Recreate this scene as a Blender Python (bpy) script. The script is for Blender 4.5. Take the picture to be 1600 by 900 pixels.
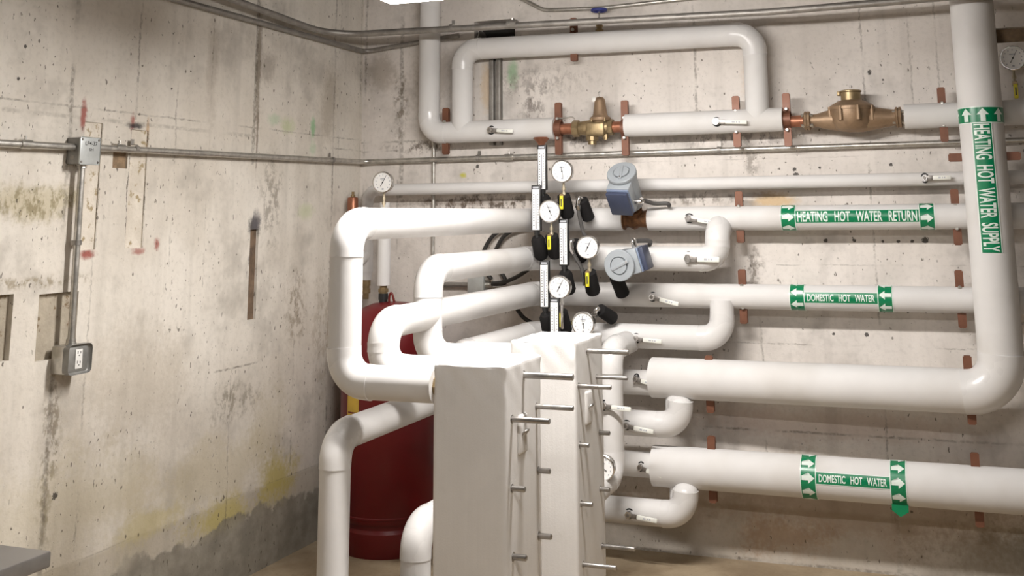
import bpy, bmesh, math, random
from mathutils import Vector, Matrix
random.seed(7)
S = bpy.context.scene
for o in list(bpy.data.objects): bpy.data.objects.remove(o)
COL = S.collection

# ------------------------------------------------------------------ camera
# world: X right along the back wall, Y=0 back wall (room is Y<0), X=0 left wall, Z up, metres
F_, CX_, CY_ = 1676.4, 851.9, 25.7
R_ = Vector((0.93737817, 0.34815731, -0.01042358))
U_ = Vector((0.07283659, -0.16666525, 0.98331965))
W_ = Vector((-0.34061267, 0.92250159, 0.18158696))
CAM = Vector((3.10707, -5.377385, 1.6))
cd = bpy.data.cameras.new('camera'); cam = bpy.data.objects.new('camera', cd); COL.objects.link(cam)
cd.sensor_fit = 'HORIZONTAL'; cd.sensor_width = 36.0; cd.lens = F_ / 1600 * 36
cd.shift_x = (800 - CX_) / 1600; cd.shift_y = (CY_ - 450) / 1600
cd.clip_start = 0.05
m = Matrix((R_, U_, -W_)).transposed().to_4x4(); m.translation = CAM
cam.matrix_world = m
S.camera = cam

# ------------------------------------------------------------------ world, exposure
w = bpy.data.worlds.new('room_world'); S.world = w; w.use_nodes = True
w.node_tree.nodes['Background'].inputs[0].default_value = (0.9, 0.85, 0.8, 1)
w.node_tree.nodes['Background'].inputs[1].default_value = 0.02
S.view_settings.view_transform = 'Standard'; S.view_settings.look = 'None'
S.view_settings.gamma = 1.0; S.view_settings.use_curve_mapping = False
S.view_settings.exposure = 0.08
LAMP_NEAR, LAMP_FILL = 165.0, 66.0       # emission of the visible lamp and of the unseen fill lamp above the frame

def ray(x, y): return W_ * F_ + R_ * (x - CX_) - U_ * (y - CY_)
def atY(x, y, Y=0.0):
    v = ray(x, y); return CAM + v * ((Y - CAM.y) / v.y)
def atX(x, y, X=0.0):
    v = ray(x, y); return CAM + v * ((X - CAM.x) / v.x)

# ------------------------------------------------------------------ materials
MATS = {}
class NT:
    """small helper to write node trees"""
    def __init__(s, name):
        s.m = bpy.data.materials.new(name); s.m.use_nodes = True; s.t = s.m.node_tree
        s.b = s.t.nodes['Principled BSDF']; s.tc = s.t.nodes.new('ShaderNodeTexCoord'); MATS[name] = s.m
    def n(s, ty): return s.t.nodes.new(ty)
    def put(s, sock, v):
        if v is None: return
        if hasattr(v, 'is_output') or isinstance(v, bpy.types.NodeSocket): s.t.links.new(v, sock)
        else: sock.default_value = v
    def M(s, op, a, b=None, c=None, clamp=False):
        n = s.n('ShaderNodeMath'); n.operation = op; n.use_clamp = clamp
        for i, v in enumerate((a, b, c)): 
            if v is not None: s.put(n.inputs[i], v)
        return n.outputs[0]
    def ss(s, x, lo, hi, a=0.0, b=1.0):
        n = s.n('ShaderNodeMapRange'); n.interpolation_type = 'SMOOTHSTEP'
        s.put(n.inputs[0], x); n.inputs[1].default_value = lo; n.inputs[2].default_value = hi
        n.inputs[3].default_value = a; n.inputs[4].default_value = b
        return n.outputs[0]
    def mix(s, f, a, b, mode='MIX'):
        n = s.n('ShaderNodeMix'); n.data_type = 'RGBA'; n.blend_type = mode; n.clamp_factor = True
        s.put(n.inputs[0], f)
        for i, v in ((6, a), (7, b)):
            if isinstance(v, tuple) and len(v) == 3: v = (*v, 1)
            s.put(n.inputs[i], v)
        return n.outputs[2]
    def map(s, vec, scale=(1, 1, 1), loc=(0, 0, 0)):
        n = s.n('ShaderNodeMapping'); s.put(n.inputs[0], vec); n.inputs[3].default_value = scale; n.inputs[1].default_value = loc
        return n.outputs[0]
    def noise(s, vec, scale, detail=4, rough=0.6):
        n = s.n('ShaderNodeTexNoise'); s.put(n.inputs['Vector'], vec); n.inputs['Scale'].default_value = scale
        n.inputs['Detail'].default_value = detail; n.inputs['Roughness'].default_value = rough
        return n.outputs[0]
    def vor(s, vec, scale, rnd=1.0):
        n = s.n('ShaderNodeTexVoronoi'); s.put(n.inputs['Vector'], vec); n.inputs['Scale'].default_value = scale
        n.inputs['Randomness'].default_value = rnd
        return n.outputs[0]
    def bump(s, h, st=0.3, dist=0.01, nrm=None):
        n = s.n('ShaderNodeBump'); n.inputs['Strength'].default_value = st; n.inputs['Distance'].default_value = dist
        s.put(n.inputs['Height'], h)
        if nrm is not None: s.put(n.inputs['Normal'], nrm)
        return n.outputs[0]
    def out(s, col=None, rough=None, metal=None, nrm=None, spec=None):
        if isinstance(col, tuple) and len(col) == 3: col = (*col, 1)
        s.put(s.b.inputs['Base Color'], col); s.put(s.b.inputs['Roughness'], rough); s.put(s.b.inputs['Metallic'], metal)
        s.put(s.b.inputs['Normal'], nrm); s.put(s.b.inputs['Specular IOR Level'], spec)
        return s.m

def simple(name, col, rough=0.5, metal=0.0, var=0.12, scale=14.0, bump=0.0, spec=0.5, dirt=None, dirt_amt=0.35):
    k = NT(name); v = k.tc.outputs['Object']
    n = k.noise(v, scale, 3)
    dark = tuple(c * (1 - var) for c in col); lite = tuple(min(1, c * (1 + var * 0.6)) for c in col)
    c = k.mix(k.ss(n, 0.3, 0.7), dark, lite)
    if dirt: c = k.mix(k.M('MULTIPLY', k.ss(k.noise(v, scale * 0.45, 3), 0.5, 0.72), dirt_amt), c, dirt)
    r = k.ss(n, 0.2, 0.8, max(0.02, rough - 0.07), min(1, rough + 0.07))
    nr = k.bump(k.noise(v, scale * 6, 1), bump, 0.004) if bump else None
    return k.out(c, r, metal, nr, spec)

# white pipe jacket: glass cloth over insulation, faint weave and smudges
simple('jacket', (0.675, 0.66, 0.645), 0.66, var=0.035, scale=5, bump=0.12, spec=0.35, dirt=(0.48, 0.44, 0.39), dirt_amt=0.3)
simple('pvc', (0.68, 0.665, 0.65), 0.28, var=0.03, scale=4, bump=0.03, dirt=(0.66, 0.62, 0.57), dirt_amt=0.12)
simple('pvc_grey', (0.56, 0.55, 0.52), 0.32, var=0.05, scale=4)
simple('galv', (0.56, 0.54, 0.50), 0.36, 0.85, 0.2, 30)
simple('galv_dull', (0.33, 0.31, 0.285), 0.5, 0.7, 0.2, 20)
simple('box_grey', (0.50, 0.52, 0.51), 0.45, 0.3, 0.1, 18, dirt=(0.3, 0.28, 0.25))
simple('box_dark', (0.27, 0.265, 0.25), 0.5, 0.5, 0.2, 22)
simple('chrome', (0.72, 0.70, 0.68), 0.22, 1.0, 0.1, 20)
simple('rod_steel', (0.42, 0.40, 0.38), 0.36, 0.9, 0.2, 25)
simple('valve_steel', (0.30, 0.28, 0.26), 0.38, 0.85, 0.3, 40)
simple('stem_brass', (0.50, 0.43, 0.31), 0.4, 0.6, 0.2, 25)
simple('brass', (0.33, 0.245, 0.135), 0.42, 0.7, 0.2, 25, dirt=(0.25, 0.16, 0.07))
simple('bronze', (0.31, 0.21, 0.13), 0.5, 0.5, 0.2, 18, bump=0.1, dirt=(0.2, 0.12, 0.06))
simple('copper', (0.36, 0.15, 0.085), 0.4, 0.6, 0.22, 22, dirt=(0.2, 0.07, 0.04))
simple('clamp_copper', (0.185, 0.078, 0.045), 0.48, 0.3, 0.15, 20, dirt=(0.19, 0.075, 0.045))
simple('rust', (0.19, 0.085, 0.032), 0.62, 0.35, 0.5, 30, bump=0.4, dirt=(0.05, 0.025, 0.015), dirt_amt=0.7)
simple('foam_black', (0.012, 0.011, 0.011), 0.85, var=0.2, scale=40, bump=0.2, spec=0.25)
simple('plastic_black', (0.02, 0.02, 0.02), 0.42, var=0.15)
simple('cable_black', (0.03, 0.028, 0.026), 0.5, var=0.2)
simple('cable_grey', (0.075, 0.07, 0.066), 0.5, var=0.15, scale=30)
simple('dial', (0.86, 0.85, 0.83), 0.35, var=0.02)
simple('ink', (0.02, 0.02, 0.022), 0.5, var=0.1)
simple('ink_grey', (0.42, 0.43, 0.46), 0.5, var=0.1)
simple('red_paint', (0.15, 0.006, 0.009), 0.33, var=0.1, scale=4, dirt=(0.12, 0.01, 0.01), dirt_amt=0.3)
simple('yellow', (0.75, 0.66, 0.03), 0.45, var=0.06)
simple('label_yellow', (0.62, 0.41, 0.06), 0.5, var=0.08)
simple('label_red', (0.16, 0.015, 0.01), 0.5, var=0.08)
simple('tape_green', (0.0, 0.19, 0.075), 0.30, var=0.08, scale=8)
simple('tape_white', (0.72, 0.80, 0.74), 0.30, var=0.03)
simple('act_grey', (0.31, 0.335, 0.355), 0.42, var=0.05)
simple('act_blue', (0.20, 0.245, 0.345), 0.42, var=0.05)
simple('act_navy', (0.045, 0.055, 0.095), 0.42, var=0.08)
simple('wheel_blue', (0.025, 0.035, 0.20), 0.4, var=0.1)
simple('steel_top', (0.30, 0.29, 0.28), 0.34, 0.8, 0.12, 12)
simple('lever_white', (0.76, 0.76, 0.70), 0.4, var=0.05)
simple('outlet_white', (0.78, 0.77, 0.74), 0.4, var=0.03)
simple('dark_gap', (0.02, 0.017, 0.014), 0.9, var=0.3)
simple('lamp_housing', (0.75, 0.75, 0.73), 0.4, var=0.03)
simple('ceiling_mat', (0.20, 0.18, 0.16), 0.9, var=0.2, scale=2, bump=0.2)
simple('rear_wall', (0.20, 0.18, 0.15), 0.9, var=0.15, scale=1.5, bump=0.2)
simple('wood_strip', (0.17, 0.115, 0.075), 0.8, var=0.35, scale=18, bump=0.3, dirt=(0.03, 0.025, 0.03), dirt_amt=0.8)
simple('rust_plate', (0.27, 0.185, 0.11), 0.8, var=0.3, scale=25, bump=0.3, dirt=(0.12, 0.06, 0.03), dirt_amt=0.5)

def jacket_box():
    # stretched cloth jacket of the heat exchangers: faint vertical folds and creases near the top
    k = NT('box_cloth'); v = k.tc.outputs['Object']
    n = k.noise(v, 3.0, 5)
    c = k.mix(k.ss(n, 0.3, 0.75), (0.68, 0.66, 0.635), (0.76, 0.74, 0.715))
    c = k.mix(k.M('MULTIPLY', k.ss(k.noise(v, 7, 6), 0.6, 0.75), 0.25), c, (0.45, 0.41, 0.36))
    h = k.M('ADD', k.M('MULTIPLY', k.noise(k.map(v, (14, 14, 0.9)), 1.0, 3), 0.8), k.M('MULTIPLY', k.noise(v, 180, 2), 0.10))
    return k.out(c, 0.75, 0.0, k.bump(h, 0.35, 0.012), 0.25)
jacket_box()

def lamp_mat(name, st):
    k = NT(name); k.b.inputs['Base Color'].default_value = (0.9, 0.9, 0.9, 1)
    k.b.inputs['Emission Color'].default_value = (1.0, 0.962, 0.93, 1); k.b.inputs['Emission Strength'].default_value = st
    k.put(k.b.inputs['Roughness'], k.ss(k.noise(k.tc.outputs['Object'], 5), 0, 1, 0.4, 0.5))
lamp_mat('lamp_near', LAMP_NEAR); lamp_mat('lamp_fill', LAMP_FILL)

def concrete(name, ax, base_lo, base_hi, vseams, hseams, marks, grey_z=None, stain_shade_z=None, damp=None, holes=()):
    """board marked concrete on the plane (ax, Z); every mark has a place on the wall in metres"""
    k = NT(name); v = k.tc.outputs['Object']
    sx = k.n('ShaderNodeSeparateXYZ'); k.put(sx.inputs[0], v)
    u, z = sx.outputs[ax], sx.outputs[2]
    wob = k.M('SUBTRACT', k.noise(v, 5, 2), 0.5)
    c = k.mix(k.ss(k.noise(v, 1.3, 3, 0.65), 0.32, 0.7), base_lo, base_hi)
    # plywood grain: long vertical streaks
    st = k.noise(k.map(v, (9, 9, 0.55)), 1.0, 3, 0.6)
    c = k.mix(k.M('MULTIPLY', k.ss(st, 0.5, 0.74), 0.28), c, tuple(x * 0.62 for x in base_lo))
    c = k.mix(k.M('MULTIPLY', k.ss(k.noise(k.map(v, (3.2, 3.2, 0.25), (3, 1, 0)), 1.0, 2), 0.55, 0.75), 0.45), c, tuple(min(1, x * 1.12) for x in base_hi))
    # grime blotches
    c = k.mix(k.M('MULTIPLY', k.ss(k.noise(k.map(v, (1, 1, 1), (7, 3, 2)), 2.6, 4, 0.7), 0.50, 0.72), 0.52), c, tuple(x * 0.55 for x in base_lo))
    c = k.mix(k.M('MULTIPLY', k.ss(k.noise(v, 42, 2), 0.45, 0.8), 0.22), c, tuple(x * 0.6 for x in base_lo))
    height = k.M('MULTIPLY', k.noise(v, 40, 2, 0.7), 0.25)
    # pock holes gathered in patches
    gate = k.ss(k.noise(k.map(v, (1, 1, 0.6), (1.7, 4.1, 8.3)), 3.2, 2), 0.42, 0.56)
    big = k.noise(k.map(v, (1, 1, 0.55)), 55, 2, 0.55)
    pits = k.M('MULTIPLY', k.ss(big, 0.665, 0.70), gate)
    pv = k.vor(k.map(v, (1, 1, 0.7), (0.37, 0.21, 0.5)), 13)
    pits2 = k.M('MULTIPLY', k.ss(pv, 0.085, 0.05), k.ss(k.noise(v, 2.1, 2), 0.47, 0.53))
    pit = k.M('MAXIMUM', pits, pits2)
    seam = None
    def add(mask):
        nonlocal seam
        seam = mask if seam is None else k.M('MAXIMUM', seam, mask)
    rag = k.M('MULTIPLY', k.ss(k.noise(v, 3.5, 1), 0.36, 0.58), k.ss(k.noise(v, 38, 2), 0.28, 0.62))
    fw = k.M('SUBTRACT', k.noise(v, 45, 2), 0.5)
    for (u0, za, zb, wd, s) in vseams:
        dd = k.M('ABSOLUTE', k.M('ADD', k.M('SUBTRACT', u, u0), k.M('ADD', k.M('MULTIPLY', wob, 0.025), k.M('MULTIPLY', fw, 0.02))))
        mk = k.M('MULTIPLY', k.M('MULTIPLY', k.ss(dd, wd, wd * 0.25), rag), s)
        mk = k.M('MULTIPLY', mk, k.M('MULTIPLY', k.M('GREATER_THAN', z, za), k.M('LESS_THAN', z, zb)))
        add(mk)
    for (z0, ua, ub, wd, s) in hseams:
        dd = k.M('ABSOLUTE', k.M('ADD', k.M('SUBTRACT', z, z0), k.M('ADD', k.M('MULTIPLY', wob, 0.014), k.M('MULTIPLY', fw, 0.010))))
        mk = k.M('MULTIPLY', k.M('MULTIPLY', k.ss(dd, wd, wd * 0.25), rag), s)
        mk = k.M('MULTIPLY', mk, k.M('MULTIPLY', k.M('GREATER_THAN', u, ua), k.M('LESS_THAN', u, ub)))
        add(mk)
    def ell(u0, z0, ru, rz, soft=0.6, rgh=0.5):
        a = k.M('DIVIDE', k.M('SUBTRACT', u, u0), ru); b = k.M('DIVIDE', k.M('SUBTRACT', z, z0), rz)
        d = k.M('SQRT', k.M('ADD', k.M('MULTIPLY', a, a), k.M('MULTIPLY', b, b)))
        d = k.M('ADD', d, k.M('ADD', k.M('MULTIPLY', wob, rgh * 2.5), k.M('MULTIPLY', fw, rgh * 1.6)))
        return k.ss(d, 1.0, 1.0 - soft)
    if stain_shade_z is not None:     # damp stained foot of the left wall, painted pipe shade on the back
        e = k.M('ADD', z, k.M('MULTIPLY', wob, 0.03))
        c = k.mix(k.M('MULTIPLY', k.ss(e, stain_shade_z + 0.012, stain_shade_z - 0.012), 0.45), c, (0.30, 0.25, 0.17))
    speck = k.ss(k.noise(k.map(v, (1, 1, .7)), 24, 3, .7), 0.44, 0.60)
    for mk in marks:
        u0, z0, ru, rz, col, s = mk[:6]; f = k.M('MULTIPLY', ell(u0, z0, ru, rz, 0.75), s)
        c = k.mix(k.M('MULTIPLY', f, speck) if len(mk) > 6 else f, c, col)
    if grey_z is not None:      # grey cement skirting with a ragged edge
        e = k.M('ADD', z, k.M('ADD', k.M('MULTIPLY', wob, 0.22), k.M('MULTIPLY', k.M('SUBTRACT', k.noise(v, 26, 4), 0.5), 0.07)))
        g = k.mix(k.ss(k.noise(v, 9, 6), 0.35, 0.7), (0.19, 0.175, 0.145), (0.31, 0.285, 0.235))
        c = k.mix(k.M('MULTIPLY', k.M('MULTIPLY', k.ss(e, grey_z + 0.012, grey_z - 0.012), k.ss(k.noise(v, 3.1, 3), .3, .5, .55, 1.0)), 0.85), c, g)
    hf = k.M('SUBTRACT', k.noise(v, 150, 2), 0.5)
    for (u0, z0, rr) in holes:
        c = k.mix(k.M('MULTIPLY', k.ss(k.M('ADD', ell(u0, z0, rr * 1.25, rr * 1.25, 0.95, 0.35), k.M('MULTIPLY', hf, 1.5)), .32, .6), .88), c, (0.03, 0.026, 0.022))
    if seam is not None:
        c = k.mix(k.M('MULTIPLY', seam, 0.7), c, (0.13, 0.11, 0.085))
    c = k.mix(k.M('MULTIPLY', pit, 0.78), c, (0.10, 0.082, 0.062))
    height = k.M('SUBTRACT', height, k.M('MULTIPLY', pits, 0.9))
    return k.out(c, 0.86, 0.0, k.bump(height, 0.55, 0.012), 0.3)

RED = (0.30, 0.06, 0.045); GRN = (0.10, 0.42, 0.13); YEL = (0.47, 0.38, 0.05); BLK = (0.035, 0.03, 0.035); LIME = (0.36, 0.48, 0.14)
RST = (0.40, 0.21, 0.06); ORG = (0.60, 0.38, 0.13); OLV = (0.40, 0.33, 0.15)
concrete('concrete_left', 1, (0.60, 0.548, 0.475), (0.74, 0.695, 0.625),
         vseams=[(-2.107, 1.485, 1.97, .004, 1.3), (-2.01, 1.485, 1.97, .004, 1.2), (-1.85, 1.485, 1.96, .004, 1.2), (-1.748, 1.485, 1.96, .004, 1.3), (-2.18, 0.3, 3.0, 0.016, .9), (-1.83, 2.0, 2.6, .009, .9), (-1.02, 1.85, 2.7, .018, .9), (-0.30, 0.3, 3.0, .012, .95), (-0.245, 1.9, 3.0, .007, .6),
                 (-1.58, 1.4, 2.4, .006, .7), (-1.35, 1.3, 2.5, .006, .6), (-0.62, 0.4, 1.9, .006, .6), (-2.02, .4, 1.5, .006, .6), (-1.12, .25, .9, .006, .7), (-0.02, 0.2, 3.0, .008, .7)],
         hseams=[(2.025, -3.2, 0, .006, .8), (1.985, -2.5, -1.0, .012, .5), (1.965, -.4, 0, .006, .8), (0.93, -1.25, -.92, .007, 1.0), (0.365, -2.6, -.2, .004, .4)],
         marks=[(-2.115, 2.0, .022, .075, RED, .85), (-2.095, 1.79, .014, .16, RST, .7), (-2.05, 1.47, .06, .025, RED, .9), (-1.77, 1.47, .05, .02, RED, .7), (-1.66, 1.50, .026, .038, RED, .85),
                (-1.845, 1.985, .018, .05, RED, .8), (-1.83, 1.975, .07, .018, BLK, .9), (-1.755, 1.96, .014, .09, RST, .6),
                (-.985, 1.56, .06, .075, BLK, .9), (-1.0, 1.40, .035, .04, BLK, .85), (-.97, 1.50, .012, .035, (.55, .56, .60), .8),
                (-.735, 2.055, .08, .055, LIME, .4), (-.505, 2.06, .032, .09, GRN, .55), (-.50, 1.95, .05, .06, GRN, .25), (-.85, 2.08, .07, .04, GRN, .25), (-.55, 1.63, .10, .06, LIME, .3),
                (-.72, .38, .22, .16, YEL, .7), (-1.18, .31, .32, .10, YEL, .6), (-1.6, .40, .28, .07, YEL, .4), (-.80, .62, .2, .25, OLV, .3), (-2.35, 1.66, .3, .09, OLV, .45), (-2.35, 1.66, .35, .09, (.22, .18, .09), .7, 1), (-2.08, 1.60, .05, .08, ORG, .7), (-1.79, 1.58, .04, .10, OLV, .6, 1), (-2.06, 1.70, .06, .25, (.2, .15, .1), .7, 1), (-.97, 1.59, .05, .07, (.12, .11, .12), .7), (-1.01, 1.36, .05, .06, (.08, .07, .08), .8, 1), (-2.17, .75, .06, .45, (.15, .12, .08), .75, 1), (-2.17, .55, .02, .18, (.1, .08, .06), .7), (-1.0, 2.33, .032, .42, (.24, .20, .155), .85), (-.99, 1.98, .012, .22, (.22, .18, .14), .8), (-1.35, 2.28, .06, .35, (.36, .31, .25), .5), (-.93, 2.32, .12, .12, (.22, .18, .14), .5), (-.35, 2.2, .10, .25, (.3, .25, .18), .5), (-2.3, 1.38, .4, .03, (.25, .2, .12), .7, 1), (-1.1, .78, .25, .12, (.2, .17, .12), .6, 1), (-.62, 1.15, .12, .25, (.28, .23, .17), .7, 1), (-.35, 1.0, .15, .45, (.34, .28, .2), .5, 1), (-.85, 1.7, .15, .25, (.2, .17, .13), .6, 1), (-1.75, .95, .4, .3, (.42, .36, .28), .45), (-1.9, .6, .5, .2, OLV, .18), (-2.2, .5, .8, .35, (.52, .46, .33), .4), (-1.2, .5, .6, .2, (.50, .43, .27), .4), (-2.09, 1.72, .03, .2, RST, .5, 1), (-1.80, 1.93, .05, .03, ORG, .6)],
         grey_z=0.26, stain_shade_z=0.365,
         holes=[(-2.42, 2.22, .010), (-2.44, 2.10, .009), (-1.5, 2.24, .007), (-1.62, 2.15, .007), (-1.48, 2.31, .006), (-2.06, 1.60, .012), (-1.795, 1.62, .012), (-1.78, 1.82, .014), (-2.04, 1.83, .014), (-2.13, .62, .02)])
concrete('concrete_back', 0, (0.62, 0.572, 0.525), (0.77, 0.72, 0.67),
         vseams=[(0.255, 1.7, 3.0, .018, .95), (.235, .3, 1.8, .008, .7), (.02, .3, 3.0, .010, .9), (1.936, 1.2, 3.0, .010, .8), (2.76, 0.2, 3.0, .007, .8), (2.213, 0.0, 1.4, .008, .8), (2.78, 0.0, .3, .016, .9), (1.28, 1.8, 2.2, .006, .8), (3.1, 1.9, 3.0, .006, .6), (2.98, 1.9, 2.6, .006, .5), (1.83, .4, .9, .006, .8), (3.42, .2, .8, .012, .8)],
         hseams=[(.982, 1.8, 3.6, .005, .9), (.585, 1.8, 3.6, .008, .9), (2.01, 0, 1.0, .008, .9), (1.96, 0, .24, .006, .8), (1.35, 2.3, 3.6, .004, .6), (1.86, 1.2, 3.6, .004, .35), (.30, 1.8, 3.6, .004, .5), (.005, 0, 6, .012, .8)],
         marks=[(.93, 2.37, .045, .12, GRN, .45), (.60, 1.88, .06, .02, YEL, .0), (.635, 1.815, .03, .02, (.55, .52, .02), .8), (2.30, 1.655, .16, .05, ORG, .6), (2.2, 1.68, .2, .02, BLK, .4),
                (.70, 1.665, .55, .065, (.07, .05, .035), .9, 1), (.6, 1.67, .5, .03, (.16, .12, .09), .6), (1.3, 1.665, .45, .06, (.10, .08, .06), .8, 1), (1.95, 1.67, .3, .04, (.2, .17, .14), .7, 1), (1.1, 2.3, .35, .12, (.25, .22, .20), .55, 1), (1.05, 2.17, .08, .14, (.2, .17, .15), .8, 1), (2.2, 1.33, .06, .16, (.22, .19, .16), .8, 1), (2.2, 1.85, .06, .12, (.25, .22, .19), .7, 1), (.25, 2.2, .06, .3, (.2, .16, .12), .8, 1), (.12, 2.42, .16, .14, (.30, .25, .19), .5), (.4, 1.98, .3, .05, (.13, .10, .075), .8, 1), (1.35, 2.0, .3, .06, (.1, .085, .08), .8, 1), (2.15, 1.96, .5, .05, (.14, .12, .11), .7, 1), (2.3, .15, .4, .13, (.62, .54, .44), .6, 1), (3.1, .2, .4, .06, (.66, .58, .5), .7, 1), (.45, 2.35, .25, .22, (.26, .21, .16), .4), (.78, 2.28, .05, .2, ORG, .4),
                (2.22, 2.25, .06, .18, (.55, .33, .16), .25), (2.3, .12, .3, .12, (.33, .19, .09), .5), (3.4, .16, .3, .13, (.12, .11, .09), .6), (2.5, .62, .9, .1, (.42, .26, .18), .3), (2.6, .28, 1.3, .24, (.34, .245, .175), .55), (3.3, .12, .5, .2, (.2, .17, .12), .5), (1.25, 2.03, .3, .05, (.2, .17, .15), .4)],  # broad brown mark is part stain, part painted shade along the lower wall
         grey_z=None, stain_shade_z=0.245,  # shadow edge of the low pipe; wall colour painted darker below it
         holes=[(2.76 + .03, 2.26, .016), (2.85, 2.22, .008), (2.41, 1.805, .014), (2.53, 1.81, .010), (2.415, 1.775, .018), (2.86, 1.815, .010), (2.54, 1.465, .012), (2.67, 1.465, .011), (2.80, 1.46, .011), (2.87, 1.46, .011), (2.93, 1.46, .011), (2.99, 1.465, .020),
                (2.82, 1.145, .010), (2.89, 1.145, .012), (2.97, 1.145, .010), (3.04, 1.145, .010), (2.55, 1.035, .010), (2.70, 1.035, .012), (.72, 1.86, .014)])
def floor_mat():
    k = NT('floor_concrete'); v = k.tc.outputs['Object']
    c = k.mix(k.ss(k.noise(v, 2.2, 7, .65), .3, .7), (0.25, 0.185, 0.115), (0.42, 0.335, 0.225))
    c = k.mix(k.M('MULTIPLY', k.ss(k.noise(v, 7, 7), .55, .75), .5), c, (0.16, 0.10, 0.055))
    c = k.mix(k.M('MULTIPLY', k.ss(k.noise(v, 60, 3), .6, .75), .4), c, (0.12, 0.09, 0.06))
    k.out(c, k.ss(k.noise(v, 4), .3, .7, .6, .85), 0, k.bump(k.noise(v, 25, 6), .3, .01))
floor_mat()
def recess_mat(name, lo, hi, dirt):
    k = NT(name); v = k.tc.outputs['Object']
    c = k.mix(k.ss(k.noise(v, 8, 6), .35, .7), lo, hi)
    c = k.mix(k.ss(k.noise(v, 24, 4), .56, .66), c, dirt)
    k.out(c, .9, 0, k.bump(k.noise(v, 40, 5), .5, .01))
recess_mat('patch_pale', (0.60, 0.54, 0.455), (0.72, 0.66, 0.57), (0.38, 0.30, 0.18))
recess_mat('patch_grey', (0.36, 0.315, 0.245), (0.48, 0.42, 0.33), (0.20, 0.14, 0.08))

# ------------------------------------------------------------------ object helpers
LOC = {}
def _link(me, name, mat, parent=None, smooth=35):
    o = bpy.data.objects.new(name, me); COL.objects.link(o)
    if me.materials: pass
    else: me.materials.append(MATS[mat])
    if smooth:
        me.polygons.foreach_set('use_smooth', [True] * len(me.polygons)); me.set_sharp_from_angle(angle=math.radians(smooth))
    if parent is not None: o.parent = parent
    return o
def thing(name, label, cat, loc=(0, 0, 0), group=None):
    o = bpy.data.objects.new(name, None); COL.objects.link(o); o.location = loc; o.empty_display_size = .05
    LOC[o.name] = Vector(loc); o['label'] = label; o['category'] = cat
    if group: o['group'] = group
    return o
def part(root, name, bm, mat, smooth=35, label=None):
    """bm is in world space for things placed directly, in local space for things built at the origin"""
    L = LOC[root.name]
    bmesh.ops.translate(bm, verts=bm.verts, vec=-L)
    bmesh.ops.recalc_face_normals(bm, faces=bm.faces)
    me = bpy.data.meshes.new(name); bm.to_mesh(me); bm.free()
    o = _link(me, name, mat, root, smooth); LOC[o.name] = L
    if label: o['label'] = label
    return o
def single(name, label, cat, bm, mat, loc, group=None, smooth=35):
    L = Vector(loc); bmesh.ops.translate(bm, verts=bm.verts, vec=-L); bmesh.ops.recalc_face_normals(bm, faces=bm.faces)
    me = bpy.data.meshes.new(name); bm.to_mesh(me); bm.free()
    o = _link(me, name, mat, None, smooth); o.location = L; LOC[o.name] = L
    o['label'] = label; o['category'] = cat
    if group: o['group'] = group
    return o
def struct(name, bm, mat, parent=None, smooth=0, recalc=True):
    if recalc: bmesh.ops.recalc_face_normals(bm, faces=bm.faces)
    me = bpy.data.meshes.new(name); bm.to_mesh(me); bm.free()
    o = _link(me, name, mat, parent, smooth); LOC[o.name] = Vector((0, 0, 0))
    if parent is None: o['kind'] = 'structure'
    return o
def dup(root, loc, rot=None, label=None, group=None, scale=None):
    r = root.copy(); COL.objects.link(r); r.location = loc
    if rot is not None: r.rotation_euler = rot
    if scale: r.scale = scale
    if label: r['label'] = label
    if group: r['group'] = group
    for ch in list(root.children):
        c = ch.copy(); COL.objects.link(c); c.parent = r
        for g in list(ch.children):
            d = g.copy(); COL.objects.link(d); d.parent = c
    return r
V = Vector
def box(bm, a, b, bevel=0.0, M=None, seg=2):
    a, b = V(a), V(b); t = bmesh.new()
    bmesh.ops.create_cube(t, size=1)
    bmesh.ops.scale(t, verts=t.verts, vec=[abs(b[i] - a[i]) for i in range(3)]); bmesh.ops.translate(t, verts=t.verts, vec=(a + b) / 2)
    if bevel: bmesh.ops.bevel(t, geom=t.edges[:], offset=bevel, segments=seg, profile=.5, affect='EDGES')
    if M is not None: bmesh.ops.transform(t, matrix=M, verts=t.verts)
    me = bpy.data.meshes.new('t'); t.to_mesh(me); t.free(); bm.from_mesh(me); bpy.data.meshes.remove(me)
    return bm
def frame(axis):
    a = V(axis).normalized(); h = V((0, 0, 1)) if abs(a.z) < .9 else V((0, 1, 0))
    x = h.cross(a).normalized(); return x, a.cross(x), a
def tube(bm, pts, r, n=16, cap=True, start_frame=None):
    pts = [V(p) for p in pts]; rs = r if isinstance(r, (list, tuple)) else [r] * len(pts)
    tang = []
    for i in range(len(pts)):
        if i == 0: t = pts[1] - pts[0]
        elif i == len(pts) - 1: t = pts[-1] - pts[-2]
        else: t = (pts[i + 1] - pts[i]).normalized() + (pts[i] - pts[i - 1]).normalized()
        tang.append(t.normalized())
    x, y, _ = frame(tang[0]); rings = []
    for i, p in enumerate(pts):
        t = tang[i]; x = (x - t * x.dot(t)).normalized(); y = t.cross(x)
        rings.append([bm.verts.new(p + (x * math.cos(2 * math.pi * j / n) + y * math.sin(2 * math.pi * j / n)) * rs[i]) for j in range(n)])
    for a, b in zip(rings, rings[1:]):
        for j in range(n): bm.faces.new((a[j], a[(j + 1) % n], b[(j + 1) % n], b[j]))
    if cap: bm.faces.new(rings[0][::-1]); bm.faces.new(rings[-1])
    return bm
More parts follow.
